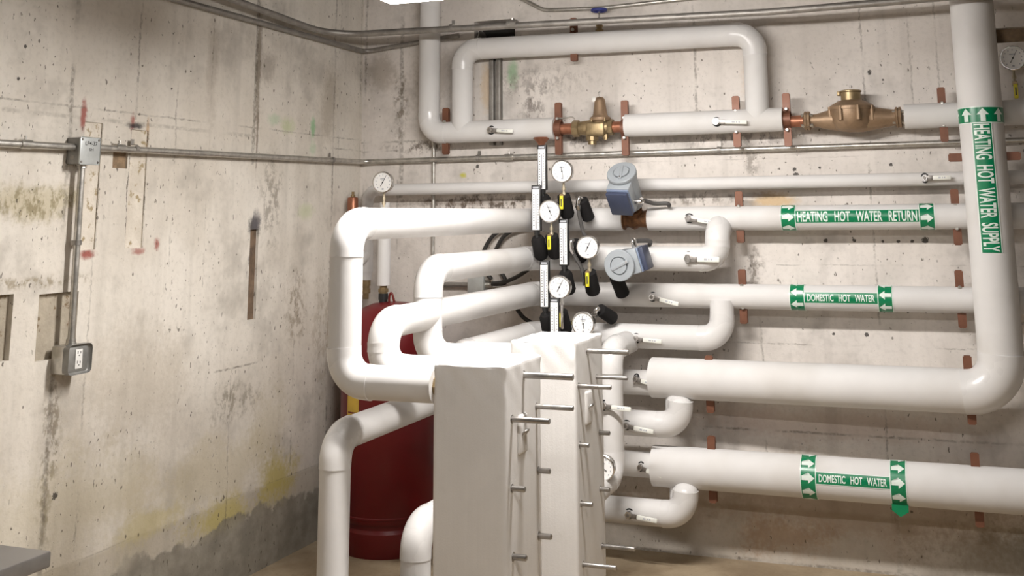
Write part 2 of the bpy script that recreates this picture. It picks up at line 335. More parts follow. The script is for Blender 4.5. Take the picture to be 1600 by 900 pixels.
def lathe(bm, o, axis, prof, n=28, cap=True):
    """prof: list of (distance along axis, radius)"""
    o = V(o); x, y, a = frame(axis); rings = []
    for s, r in prof:
        rings.append([bm.verts.new(o + a * s + (x * math.cos(2 * math.pi * j / n) + y * math.sin(2 * math.pi * j / n)) * max(r, 1e-4)) for j in range(n)])
    for p, q in zip(rings, rings[1:]):
        for j in range(n): bm.faces.new((p[j], p[(j + 1) % n], q[(j + 1) % n], q[j]))
    if cap: bm.faces.new(rings[0][::-1]); bm.faces.new(rings[-1])
    return bm
def fillet(pts, R, seg=10):
    """-> list of ('line', [p,q]) and ('arc', [...]) pieces"""
    pts = [V(p) for p in pts]; out = []; cur = pts[0]
    Rs = R if isinstance(R, (list, tuple)) else [R] * len(pts)
    for i in range(1, len(pts) - 1):
        p = pts[i]; d0 = (p - pts[i - 1]).normalized(); d1 = (pts[i + 1] - p).normalized()
        ang = d0.angle(d1)
        if ang < .02: continue
        t = Rs[i] * math.tan(ang / 2); a, b = p - d0 * t, p + d1 * t
        c = a + (d1 - d0 * d0.dot(d1)).normalized() * Rs[i]
        out.append(('line', [cur, a]))
        ax = d0.cross(d1).normalized(); arc = []
        for j in range(seg + 1): arc.append(c + Matrix.Rotation(ang * j / seg, 3, ax) @ (a - c))
        out.append(('arc', arc)); cur = b
    out.append(('line', [cur, pts[-1]]))
    return out
def curve_pts(pts, R, seg=8):
    o = []
    for k, p in fillet(pts, R, seg): o += p if not o else p[1:]
    return [p for i, p in enumerate(o) if i == 0 or (p - o[i - 1]).length > 1e-5]
def smooth_pts(pts, n=8):
    pts = [V(p) for p in pts]; P = [pts[0]] + pts + [pts[-1]]; o = []
    for i in range(1, len(P) - 2):
        for j in range(n):
            t = j / n; a, b, c, d = P[i - 1], P[i], P[i + 1], P[i + 2]
            o.append(.5 * ((2 * b) + (c - a) * t + (2 * a - 5 * b + 4 * c - d) * t * t + (3 * b - a - 3 * c + d) * t ** 3))
    return o + [pts[-1]]
def text_bm(body, bold=0.022):
    cu = bpy.data.curves.new('t', 'FONT'); cu.body = body; cu.offset = bold; cu.resolution_u = 4
    ob = bpy.data.objects.new('t', cu); COL.objects.link(ob)
    dg = bpy.context.evaluated_depsgraph_get(); me = bpy.data.meshes.new_from_object(ob.evaluated_get(dg))
    bm = bmesh.new(); bm.from_mesh(me)
    bpy.data.objects.remove(ob); bpy.data.curves.remove(cu); bpy.data.meshes.remove(me)
    xs = [v.co.x for v in bm.verts]; ys = [v.co.y for v in bm.verts]
    x0, x1, y0, y1 = min(xs), max(xs), min(ys), max(ys)
    for v in bm.verts: v.co = V(((v.co.x - x0) / (x1 - x0), (v.co.y - y0) / (y1 - y0), 0))
    return bm

# ------------------------------------------------------------------ the room
XR, YF, ZC = 6.0, -7.6, 3.05
def wall_grid(ax, u0, u1, rects, depth_sign, name, mat, panel):
    """flat wall with real recesses: rects (ua, ub, za, zb, depth, panel material)"""
    us = sorted({u0, u1, *[r[0] for r in rects], *[r[1] for r in rects]}); zs = sorted({0, ZC, *[r[2] for r in rects], *[r[3] for r in rects]})
    bm = bmesh.new()
    P = (lambda u, z, d: V((u, d, z))) if ax == 0 else (lambda u, z, d: V((d, u, z)))
    def quad(*p): bm.faces.new([bm.verts.new(q) for q in p])
    for a, b in zip(us, us[1:]):
        for c, d in zip(zs, zs[1:]):
            mu, mz = (a + b) / 2, (c + d) / 2
            if any(r[0] < mu < r[1] and r[2] < mz < r[3] for r in rects): continue
            quad(P(a, c, 0), P(b, c, 0), P(b, d, 0), P(a, d, 0))
    for ua, ub, za, zb, dp, pm in rects:
        e = depth_sign * dp
        for (p, q) in (((ua, za), (ub, za)), ((ub, za), (ub, zb)), ((ub, zb), (ua, zb)), ((ua, zb), (ua, za))):
            quad(P(*p, 0), P(*q, 0), P(*q, e), P(*p, e))
    bmesh.ops.remove_doubles(bm, verts=bm.verts, dist=1e-5)
    wob = struct(name, bm, mat)
    for ua, ub, za, zb, dp, pm in rects:
        e = depth_sign * dp; b2 = bmesh.new(); t = depth_sign * .012
        A, B = P(ua - .004, za - .004, e), P(ub + .004, zb + .004, e + t)
        box(b2, A, B); struct(panel, b2, pm, wob)
    return wob
wall_left = wall_grid(1, YF, 0, [(-2.105, -2.012, 1.485, 1.972, .006, 'patch_pale'), (-1.848, -1.75, 1.485, 1.96, .006, 'patch_pale'), (-1.945, -1.862, 1.80, 1.885, .010, 'rust_plate'),
    (-2.27, -2.08, 1.10, 1.335, .022, 'patch_grey'), (-2.80, -2.385, 1.12, 1.345, .022, 'patch_grey'), (-1.015, -.95, 1.13, 1.545, .014, 'wood_strip')], -1, 'wall_left', 'concrete_left', 'wall_patch')
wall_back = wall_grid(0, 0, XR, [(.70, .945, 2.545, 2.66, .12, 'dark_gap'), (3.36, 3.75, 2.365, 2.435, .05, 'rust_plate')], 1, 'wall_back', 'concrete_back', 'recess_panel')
bm = bmesh.new(); box(bm, (0, YF, -.1), (XR, 0, 0)); struct('floor', bm, 'floor_concrete')
bm = bmesh.new(); box(bm, (0, YF, ZC), (XR, 0, ZC + .1)); struct('ceiling', bm, 'ceiling_mat')
bm = bmesh.new(); box(bm, (XR, YF, 0), (XR + .1, 0, ZC)); struct('wall_right', bm, 'rear_wall')
bm = bmesh.new(); box(bm, (0, YF - .1, 0), (XR, YF, ZC)); struct('wall_front', bm, 'rear_wall')

# ------------------------------------------------------------------ fluorescent lamps
def fixture(label, x0, x1, y, mat, group=None):
    z = 2.385; t = thing('fluorescent_fixture', label, 'light', ((x0 + x1) / 2, y, z), group)
    bm = bmesh.new(); ln = bmesh.new()
    pr = [(-.062, .034), (-.058, .012), (-.040, .0), (.040, .0), (.058, .012), (.062, .034)]
    L0 = [ln.verts.new((x0 + .012, y + a, z + b)) for a, b in pr]; L1 = [ln.verts.new((x1 - .012, y + a, z + b)) for a, b in pr]
    for i in range(5): ln.faces.new((L0[i], L0[i + 1], L1[i + 1], L1[i]))
    ln.faces.new(L0); ln.faces.new(L1)
    part(t, 'lens', ln, mat, 40)
    box(bm, (x0, y - .07, z + .034), (x1, y + .07, z + .085), .006); part(t, 'housing', bm, 'lamp_housing')
    for xx in (x0, x1 - .012):
        b = bmesh.new(); box(b, (xx, y - .066, z + .004), (xx + .012, y + .066, z + .034), .003); part(t, 'end_cap', b, 'lamp_housing')
    for xx in (x0 + .2, x1 - .2):
        b = bmesh.new(); tube(b, [(xx, y, z + .08), (xx, y, ZC)], .005, 8); part(t, 'hanger_rod', b, 'galv')
fixture('white fluorescent ceiling fixture hanging at the top edge of the view', 1.18, 2.42, -1.9, 'lamp_near')
fixture('unseen fluorescent fixture above the view, added to light the box fronts', 2.2, 3.44, -3.8, 'lamp_fill')  # out of view, put here as fill light for the box fronts

# ------------------------------------------------------------------ insulated pipes
R0 = .0575
def pipe(label, pts, r=R0, R=.088, jac='jacket', elbow='pvc', n=44, name='insulated_pipe', dome=None, cat='pipe', collar=.022, grow=1.035):
    base = min((V(p) for p in pts), key=lambda p: p.z)
    t = thing(name, label, cat, base)
    for kind, p in fillet(pts, R, 12):
        bm = bmesh.new()
        if kind == 'line':
            if (p[1] - p[0]).length < .004: bm.free(); continue
            tube(bm, p, r, n); part(t, 'pipe_section', bm, jac)
        else:
            d0 = (p[1] - p[0]).normalized(); d1 = (p[-1] - p[-2]).normalized()
            q = [p[0] - d0 * collar] + p + [p[-1] + d1 * collar]
            tube(bm, q, r * grow, n); part(t, 'elbow_cover', bm, elbow)
    if dome is not None:
        c, d = V(dome[0]), V(dome[1]); bm = bmesh.new()
        lathe(bm, c, d, [(0, r * grow)] + [(r * grow * .8 * math.sin(a), r * grow * math.cos(a)) for a in [math.pi / 2 * i / 8 for i in range(1, 9)]], n)
        part(t, 'dome_cover', bm, elbow)
    return t
def X_(x, y, Y): return atY(x, y, Y).x
YW = -.115
ZU, ZR, ZF, ZD, ZK = 2.04, 1.573, 1.385, 1.207, 1.016
p_riser = pipe('white insulated riser from the ceiling turning right into the brass pressure regulator', [(.484, YW, ZC), (.484, YW, ZU), (X_(868, 204, YW), YW, ZU)])
xl1, xl2 = .683, 2.262
p_loop = pipe('white insulated bypass loop arching over the brass pressure regulator', [(xl1, YW, ZU), (xl1, YW, 2.487), (xl2, YW, 2.468), (xl2, YW, ZU)])
p_a2 = pipe('short white insulated pipe between the pressure regulator and the water meter', [(X_(978, 193, YW), YW, ZU), (X_(1224, 188, YW), YW, ZU)])
p_a3 = pipe('white insulated pipe right of the water meter passing behind the tall supply pipe', [(X_(1413, 181, YW), YW, 2.03), (3.95, YW, 2.03)])
p_small = pipe('thin white insulated pipe running high along the wall from the corner gauge', [(.10, -.09, 1.26), (.10, -.09, 1.742), (3.95, -.09, 1.742)], r=.031, R=.06)
xv0, xv1 = X_(975, 342, YW), X_(1014, 341, YW)
p_retL = pipe('largest white pipe loop, stepping out from the wall and dropping to the near box', [(xv0, YW, ZR), (1.1, YW, ZR), (1.1, -1.99, ZR), (1.1, -1.99, 1.042), (1.455, -1.99, 1.042)], R=.092)
p_retR = pipe('white insulated pipe marked HEATING HOT WATER RETURN', [(xv1, YW, ZR), (3.95, YW, ZR)])
YF2 = -.20
xf = X_(1122, 385, YF2)
p_F = pipe('white insulated pipe behind the lower grey actuator with an upturned right end', [(xf, -.10, 1.53), (xf, YF2 - .01, 1.53), (xf, YF2 - .01, ZF), (1.1, YF2, ZF), (1.1, -1.344, ZF), (1.1, -1.344, 1.042), (1.525, -1.344, 1.042)], R=[0, .07, .07, .088, .088, .088, 0])
p_D = pipe('white insulated pipe with the upper DOMESTIC HOT WATER marker', [(3.95, YW, ZD), (1.1, YW, ZD), (1.1, -1.71, ZD), (1.1, -1.71, 1.042), (1.5, -1.71, 1.042)], R=.08)
xk = X_(1128, 505, -.16)
p_K = pipe('white insulated pipe with bent up end joining the upper domestic hot water pipe', [(xk, -.14, ZD - .02), (xk, -.16, ZK), (1.1, -.16, ZK), (1.1, -1.06, ZK), (1.525, -1.06, ZK)])
YB, YBL = -.27, -.17      # the thick supply pipe stands out further at its right end
ZB = atY(1500, 610, -.26).z; ZB0 = atY(1030, 590, YBL).z; XV = atY(1555, 450, YB).x
xb0 = X_(1020, 590, YBL)
p_big = pipe('thick white insulated pipe turning up to the tall HEATING HOT WATER SUPPLY pipe', [(xb0, YBL, ZB0), (XV, YB, ZB), (XV, YB, ZC)], r=.092, R=.14)
ZBt = atY(990, 597, YBL).z
p_bigthin = pipe('white insulated pipe from behind the boxes bending down in the left foreground', [(xb0 + .03, YBL, ZBt), (.9, YBL, ZBt), (.9, -1.70, ZBt - .01), (.9, -1.70, .16), (1.5, -1.70, .16)], R=.088, elbow='pvc')
YM = -.23
xm = X_(1064, 660, YM); ZM = atY(1000, 661, YM).z
p_M = pipe('white insulated pipe with bent up domed end below the thick supply pipe', [(xm, YM, ZM + .085), (xm, YM, ZM), (1.25, YM, ZM)], dome=((xm, YM, ZM + .083), (0, 0, 1)))
YL = -.20
ZL = atY(1300, 747, YL).z; xl0 = X_(1022, 729, YL); ZLt = atY(1000, 725, YL).z
p_low = pipe('lowest thick white insulated pipe with the lower DOMESTIC HOT WATER marker', [(xl0, YL, ZL), (3.95, YL, ZL)], r=.0905)
p_lowthin = pipe('white insulated pipe bending down at the bottom left of the near box', [(xl0 + .03, YL, ZLt), (1.12, YL, ZLt), (1.12, -1.47, ZLt), (1.12, -1.47, .14), (1.5, -1.47, .14)])
YN = -.26
xn = X_(1072, 800, YN); ZN = atY(1000, 799, YN).z
p_N = pipe('lowest white insulated pipe just above the floor with bent up end', [(xn, YN, ZN + .10), (xn, YN, ZN), (1.24, YN, ZN), (1.24, -1.3, ZN)], dome=((xn, YN, ZN + .095), (0, 0, 1)))
xvp = X_(955, 610, -.45)
p_vp = pipe('white insulated vertical pipe standing close behind the far box', [(xvp + .01, -.16, .99), (xvp, -.45, .985), (xvp, -.45, .44), (xvp - .02, -.95, .40)], r=.054, R=.085)
# tees that tie the bent up ends to their headers
for rt, a, b, rr in ((p_M, (xm - .025, YBL - .01, ZM + .02), (xm - .025, YBL - .01, ZB), R0), (p_N, (xn - .03, YL, ZN + .02), (xn - .03, YL, ZL), R0)):
    bm = bmesh.new(); tube(bm, [a, b], rr, 32); part(rt, 'tee_stub', bm, 'jacket')

# marker bands -----------------------------------------------------------------
class Cyl:
    def __init__(s, o, a, up, r): s.o, s.a, s.up, s.r = V(o), V(a), V(up), r; s.n = s.a.cross(s.up)
    def p(s, t, arc, lift=0.0):
        th = arc / s.r; return s.o + s.a * t + (s.n * math.cos(th) + s.up * math.sin(th)) * (s.r + lift)
def band(root, cyl, t0, t1, a0, a1, lift, mat, name):
    bm = bmesh.new(); n = max(4, int(abs(a1 - a0) / cyl.r / .12)); rows = []
    for i in range(n + 1):
        a = a0 + (a1 - a0) * i / n; rows.append([bm.verts.new(cyl.p(t, a, l)) for t, l in ((t0, 0), (t0, lift), (t1, lift), (t1, 0))])
    for x, y in zip(rows, rows[1:]):
        for j in range(3): bm.faces.new((x[j], x[j + 1], y[j + 1], y[j]))
    return part(root, name, bm, mat, 40)
def flat_to_cyl(bm, cyl, t0, t1, a0, a1, lift):
    """bm holds a shape in the unit square; wrap it on the cylinder"""
    for i in range(1, 8):
        bmesh.ops.bisect_plane(bm, geom=bm.verts[:] + bm.edges[:] + bm.faces[:], plane_co=(0, i / 8, 0), plane_no=(0, 1, 0))
    for v in bm.verts: v.co = cyl.p(t0 + (t1 - t0) * v.co.x, a0 + (a1 - a0) * v.co.y, lift)
def arrow(flip):
    pts = [(0.06, .33), (.52, .33), (.52, .08), (.95, .5), (.52, .92), (.52, .67), (0.06, .67)]
    if flip: pts = [(1 - x, y) for x, y in pts]
    bm = bmesh.new(); bm.faces.new([bm.verts.new((x, y, 0)) for x, y in pts]); bmesh.ops.triangulate(bm, faces=bm.faces); return bm
def arrow_band(root, cyl, t0, t1, across, off=0.0, count=None, flip=False, arc0=-math.pi * .95, arc1=math.pi * .95):
    """green strip wrapped round the pipe, white arrows on it"""
    b = band(root, cyl, t0, t1, arc0 * cyl.r, arc1 * cyl.r, .0014, 'tape_green', 'marker_band')
    e = (t1 - t0) * .05
    for ta, tb in ((t0, t0 + e), (t1 - e, t1)): band_sub = band(b, cyl, ta, tb, arc0 * cyl.r, arc1 * cyl.r, .0018, 'tape_white', 'band_edge')
    h = across; k = int(2 * math.pi * cyl.r / h) + 1
    for i in range(-3, 4):
        c = off + i * h
        if abs(c / cyl.r) > 2.2: continue
        bm = arrow(flip); flat_to_cyl(bm, cyl, t0 + e, t1 - e, c - h * .42, c + h * .42, .0022)
        part(b, 'arrow', bm, 'tape_white', 0)
    return b
def text_band(root, cyl, t0, t1, a0, a1, body, pad=.02, inset=.12):
    b = band(root, cyl, t0, t1, a0, a1, .0012, 'tape_green', 'marker_strip')
    h = a1 - a0
    for aa, ab in ((a0, a0 + h * .05), (a1 - h * .05, a1)): band(b, cyl, t0, t1, aa, ab, .0016, 'tape_white', 'strip_edge')
    bm = text_bm(body); flat_to_cyl(bm, cyl, t0 + pad, t1 - pad, a0 + h * inset, a1 - h * inset, .002)
    part(b, 'lettering', bm, 'tape_white', 0, label='white capital letters')
def hx(x, y, Y, r): return atY(x, y, Y - r).x
c = Cyl((0, YW, ZR), (1, 0, 0), (0, 0, 1), R0)
q = [hx(x, 340, YW, R0) for x in (1219, 1243, 1436, 1461)]
arrow_band(p_retR, c, q[0], q[1], .055, .002); arrow_band(p_retR, c, q[2], q[3], .055, -.006); text_band(p_retR, c, q[1], q[2], -.026, .036, 'HEATING   HOT   WATER   RETURN', .008)
c = Cyl((0, YW, ZD), (1, 0, 0), (0, 0, 1), R0)
q = [hx(x, 466, YW, R0) for x in (1233, 1257, 1371, 1395)]
arrow_band(p_D, c, q[0], q[1], .056, .028, flip=True); arrow_band(p_D, c, q[2], q[3], .056, .020, flip=True); text_band(p_D, c, q[1], q[2], -.022, .030, 'DOMESTIC   HOT   WATER', .012, .2)
c = Cyl((0, YL, ZL), (1, 0, 0), (0, 0, 1), .0905)
q = [hx(x, 750, YL, .09) for x in (1250, 1275, 1390, 1416)]
arrow_band(p_low, c, q[0], q[1], .062, .013); b_ = arrow_band(p_low, c, q[2], q[3], .062, .018); text_band(p_low, c, q[1], q[2], -.010, .042, 'DOMESTIC   HOT   WATER', .012, .2)
bm = bmesh.new(); mid = (q[2] + q[3]) / 2; zz = ZL - .088; yy = YL - .055
vs = [(q[2], yy, zz + .03), (q[3], yy, zz + .03), (q[3], yy - .004, zz - .015), (mid, yy - .006, zz - .036), (q[2], yy - .004, zz - .012)]
fA = [bm.verts.new(p) for p in vs]; fB = [bm.verts.new((p[0], p[1] + .0015, p[2])) for p in vs]
bm.faces.new(fA); bm.faces.new(fB[::-1])
for i in range(5): bm.faces.new((fA[i], fB[i], fB[(i + 1) % 5], fA[(i + 1) % 5]))
part(b_, 'loose_tail', bm, 'tape_green', 0, label='loose hanging end of the green band')
c = Cyl((XV, YB, 0), (0, 0, -1), (1, 0, 0), .092)
zt = [atY(1535, y, YB - .092).z for y in (166, 192, 395)]
arrow_band(p_big, c, -zt[0], -zt[1], .072, .006, flip=True); text_band(p_big, c, -zt[1], -zt[2], -.046, .040, 'HEATING  HOT  WATER  SUPPLY', .004)

# faint butt joints of the jacket
def joint(root, p, axis, r, wd=.05):
    bm = bmesh.new(); a = V(axis); tube(bm, [V(p) - a * wd / 2, V(p) + a * wd / 2], r + .0009, 44, cap=False); part(root, 'joint_tape', bm, 'jacket')
joint(p_low, (3.02, YL, ZL), (1, 0, 0), .0905, .09); joint(p_small, (.70, -.09, 1.742), (1, 0, 0), .031)
joint(p_retR, (3.02, YW, ZR), (1, 0, 0), R0); joint(p_D, (3.0, YW, ZD), (1, 0, 0), R0); joint(p_loop, (1.5, YW, 2.477), (1, 0, 0), R0)
joint(p_big, (XV, YB, 1.27), (0, 0, 1), .092)

# ------------------------------------------------------------------ heat exchanger jackets
def hx_box(label, x0, x1, y0, y1, z1, rods, lug):
    t = thing('heat_exchanger', label, 'heat exchanger', ((x0 + x1) / 2, (y0 + y1) / 2, 0))
    bm = bmesh.new(); nx, ny, nz = 8, 8, 26
    bmesh.ops.create_cube(bm, size=1)
    bmesh.ops.scale(bm, verts=bm.verts, vec=(x1 - x0, y1 - y0, z1)); bmesh.ops.translate(bm, verts=bm.verts, vec=((x0 + x1) / 2, (y0 + y1) / 2, z1 / 2))
    bmesh.ops.bevel(bm, geom=bm.edges[:], offset=.012, segments=3, profile=.6, affect='EDGES')
    for i in range(1, 14): bmesh.ops.bisect_plane(bm, geom=bm.verts[:] + bm.edges[:] + bm.faces[:], plane_co=(x0 + (x1 - x0) * i / 14, 0, 0), plane_no=(1, 0, 0))
    for i in range(1, 14): bmesh.ops.bisect_plane(bm, geom=bm.verts[:] + bm.edges[:] + bm.faces[:], plane_co=(0, y0 + (y1 - y0) * i / 14, 0), plane_no=(0, 1, 0))
    for i in range(1, 30): bmesh.ops.bisect_plane(bm, geom=bm.verts[:] + bm.edges[:] + bm.faces[:], plane_co=(0, 0, z1 - .22 * (i / 30) ** 1.3), plane_no=(0, 0, 1))
    rnd = random.Random(int(y0 * 1000)); ph = [rnd.uniform(0, 6.3) for _ in range(8)]
    for v in bm.verts:     # cloth folded over the top edge: a soft ridge and slanting creases below it
        k = max(0.0, 1 - (z1 - v.co.z) / .16)
        s = v.co.x * 31 + v.co.y * 27
        w_ = math.sin(s + ph[0]) * .5 + math.sin(s * 2.3 + v.co.z * 60 + ph[1]) * .35 + math.sin(s * 4.1 - v.co.z * 90 + ph[2]) * .2
        cx, cy = (x0 + x1) / 2, (y0 + y1) / 2
        if v.co.z > z1 - .004: v.co.z += .002 * w_
        else:
            d = V((v.co.x - cx, v.co.y - cy, 0)).normalized(); v.co += d * (.006 * w_ * k)
    part(t, 'cloth_jacket', bm, 'box_cloth', 60)
    for (xa, ya, xb, yb, r) in rods:
        p = atX(xa, ya, x1); qx = X_(xb, yb, p.y)
        bm = bmesh.new(); lathe(bm, (x1 - .03, p.y, p.z), (1, 0, 0), [(0, r), (qx - x1 + .028, r), (qx - x1 + .03, r * .8)], 14)
        rod = part(t, 'tie_rod', bm, 'rod_steel')
        bm = bmesh.new(); lathe(bm, (x1 - .004, p.y, p.z), (1, 0, 0), [(0, r * 1.5), (.005, r * 1.5)], 14); part(rod, 'washer', bm, 'rod_steel')
    for (xa, ya) in lug:
        p = atX(xa, ya, x1); bm = bmesh.new()
        box(bm, (x1 - .004, p.y - .035, p.z - .07), (x1 + .010, p.y + .035, p.z + .05), .009, seg=3); part(t, 'jacket_bulge', bm, 'box_cloth')
        bm = bmesh.new(); tube(bm, smooth_pts([(x1, p.y - .02, p.z - .02), (x1 + .018, p.y - .012, p.z), (x1 + .02, p.y + .012, p.z), (x1, p.y + .02, p.z - .02)], 5), .0035, 8); part(t, 'wire_eye', bm, 'rod_steel')
    return t
hx_near = hx_box('near white cloth wrapped heat exchanger with long rods on its right side', 1.521, 1.771, -2.15, -1.838, 1.135,
    [(818, 586, 896, 589, .0105), (838, 635, 896, 636, .0085), (800, 655, 859, 657, .009), (841, 735, 860, 736, .009), (800, 763, 821, 763, .009), (842, 837, 862, 838, .0095), (802, 870, 823, 870, .0095)], [(815, 672)])
hx_far = hx_box('far white cloth wrapped heat exchanger standing behind the nearer one', 1.521, 1.78, -1.50, -1.17, 1.137,
    [(917, 548, 983, 549, .0098), (932, 589, 981, 590, .0075), (904, 603, 955, 604, .0085), (937, 676, 953, 676, .0085), (906, 695, 921, 695, .0085), (938, 764, 953, 764, .0085), (908, 787, 926, 787, .0085), (941, 853, 992, 855, .008), (911, 882, 963, 884, .008)], [(918, 632)])
bm = bmesh.new(); lathe(bm, (1.44, -1.99, 1.042), (1, 0, 0), [(0, .034), (.05, .034), (.05, .028), (.084, .028)], 8); part(p_retL, 'brass_union', bm, 'brass', 20, label='brass union nut')

# ------------------------------------------------------------------ copper pipe clamps
def clamp_proto(half, r):
    t = thing('pipe_clamp', '', 'clamp', (0, 0, 0))
    for s, nm in ((-1, 'front'), (1, 'rear')):
        bm = bmesh.new(); w2, th = .018, .005; y = s * .009
        pts = [(y, half), (y, r + .012)]
        for i in range(1, 12):
            a = math.pi / 2 - math.pi * i / 12; pts.append((s * (.009 + (r) * math.cos(a)), (r + .006) * math.sin(a)))
        pts += [(y, -r - .012), (y, -half)]
        A = [[bm.verts.new((x, p[0] + dy, p[1])) for p in pts] for x in (-w2, w2) for dy in (-th / 2, th / 2)]
        for i in range(len(pts) - 1):
            for g, h in ((0, 1), (1, 3), (3, 2), (2, 0)): bm.faces.new((A[g][i], A[g][i + 1], A[h][i + 1], A[h][i]))
        for i in (0, len(pts) - 1): bm.faces.new((A[0][i], A[1][i], A[3][i], A[2][i]))
        bmesh.ops.bevel(bm, geom=[e for e in bm.edges if all(abs(abs(v.co.z) - half) < 1e-6 for v in e.verts) and abs(e.verts[0].co.x - e.verts[1].co.x) < 1e-6], offset=.0045, segments=2, affect='EDGES')
        part(t, 'strap_half', bm, 'clamp_copper')
    for z in (r + .021, -r - .021):
        bm = bmesh.new(); lathe(bm, (0, -.03, z), (0, 1, 0), [(0, .006), (.004, .009), (.012, .009), (.012, .005), (.06, .005)], 10); part(t, 'bolt', bm, 'galv')
    return t
CL = [  # x, y of the pipe axis at the clamp, wall distance, half length, axis
    ('copper clamp at the foot of the ceiling riser', 697, 205, YW, .125, 0), ('copper clamp left of the brass pressure regulator', 873, 201, YW, .135, 0), ('copper clamp right of the brass pressure regulator', 977, 200, YW, .14, 0),
    ('copper clamp on the pipe between regulator and meter', 1151, 190, YW, .125, 0), ('copper clamp left of the bronze water meter', 1230, 187, YW, .128, 0), ('copper clamp on the pipe right of the water meter', 1473, 179, YW, .125, 0),
    ('copper clamp on the top of the bypass loop', 897, 62, YW, .115, 0), ('copper clamp on return pipe right of the upturned elbow', 1156, 339, YW, .122, 0), ('copper clamp on return pipe beside the tall supply pipe', 1494, 339, YW, .125, 0),
    ('copper clamp on upper domestic pipe right of the tee', 1161, 463, YW, .125, 0), ('copper clamp on upper domestic pipe beside the tall supply pipe', 1501, 467, YW, .125, 0),
    ('copper clamp on the thick supply pipe near its left end', 1109, 600, YBL - .02, .128, 0), ('copper clamp on the thick supply pipe near its elbow', 1515, 609, YB, .14, 0),
    ('copper clamp on the lowest thick pipe near its left end', 1113, 733, YL, .145, 0), ('copper clamp on the lowest thick pipe at the right', 1527, 765, YL, .148, 0)]
protos = {}
for lab, x, y, yw, half, ax in CL:
    p = atY(x, y, yw); half = round(half, 3)
    if half not in protos: protos[half] = clamp_proto(half, .029); o = protos[half]; o.location = p; o['label'] = lab; o['group'] = 'copper pipe clamps'
    else: o = dup(protos[half], p, None, lab, 'copper pipe clamps')
p = atY(1535, 245, YB); o = dup(protos[.148], (XV, YB, p.z), (0, math.pi / 2, 0), 'copper clamp lying across the tall supply pipe', 'copper pipe clamps')

# ------------------------------------------------------------------ ball valve levers
def lever_proto():
    t = thing('valve_lever', '', 'valve handle', (0, 0, 0))
    bm = bmesh.new(); lathe(bm, (0, .05, 0), (0, -1, 0), [(0, .013), (.052, .013), (.052, .009), (.066, .009)], 12); part(t, 'stem', bm, 'valve_steel')
    bm = bmesh.new(); lathe(bm, (0, -.004, 0), (0, -1, 0), [(0, .0165), (.011, .0165)], 6); part(t, 'nut', bm, 'chrome', 20)
    bm = bmesh.new(); lathe(bm, (0, .016, 0), (0, -1, 0), [(0, .024), (.002, .024), (.002, .017), (.0, .017)], 18, cap=False); part(t, 'cut_ring', bm, 'ink')
    bm = bmesh.new(); box(bm, (0, -.012, -.012), (.055, -.008, .010), .002); part(t, 'arm', bm, 'valve_steel')
    bm = bmesh.new(); box(bm, (.045, -.016, -.011), (.150, -.006, .009), .004); s = part(t, 'sleeve', bm, 'lever_white')
    for i, (a, b) in enumerate(((.078, .092), (.098, .104), (.109, .117))):
        bm = bmesh.new(); box(bm, (a, -.0165, -.004), (b, -.0155, .003)); part(s, 'print_mark', bm, 'ink_grey', 0)
    return t
LV = [('white sleeved valve lever on the pipe left of the regulator', 766, 203, 803, 205, YW, R0), ('white sleeved valve lever between regulator and water meter', 1119, 190, 1168, 191, YW, R0), ('white sleeved valve lever on the thin high pipe', 1445, 278, 1486, 277, -.09, .031),
      ('white sleeved valve lever on the heating return pipe', 1076, 341, 1124, 349, YW, R0), ('broad white valve lever at the upturned elbow below the return pipe', 1075, 404, 1125, 405, YF2, R0), ('white sleeved valve lever slanting on the upper domestic pipe', 1019, 464, 1061, 475, YW, R0),
      ('white sleeved valve lever on the pipe below the upper domestic pipe', 993, 529, 1035, 533, -.16, R0), ('white sleeved valve lever left of the thick supply pipe end', 993, 592, 1024, 600, YBL, R0), ('white sleeved valve lever in front of the vertical pipe behind the box', 943, 634, 987, 639, -.45, .054),
      ('white sleeved valve lever on the pipe below the thick supply pipe', 978, 665, 1022, 674, YM, R0), ('white sleeved valve lever left of the lowest thick pipe end', 1000, 730, 1035, 743, YL, R0), ('white sleeved valve lever on the pipe nearest the floor', 982, 804, 1028, 813, YN, R0)]
lev = None
for lab, x, y, x2, y2, yw, rr in LV:
    Yp = yw - rr - .012; p = atY(x, y, Yp); q_ = atY(x2, y2, Yp); d = q_ - p
    a = -math.atan2(d.z, d.x); s = d.length / .150
    if lev is None: lev = lever_proto(); o = lev; o.location = p; o['label'] = lab; o['group'] = 'ball valve levers'; o.rotation_euler = (0, a, 0); o.scale = (s, 1, 1)
    else: o = dup(lev, p, (0, a, 0), lab, 'ball valve levers', (s, 1, 1))
    if 'broad' in lab: o.scale = (s, 1, 1.35)

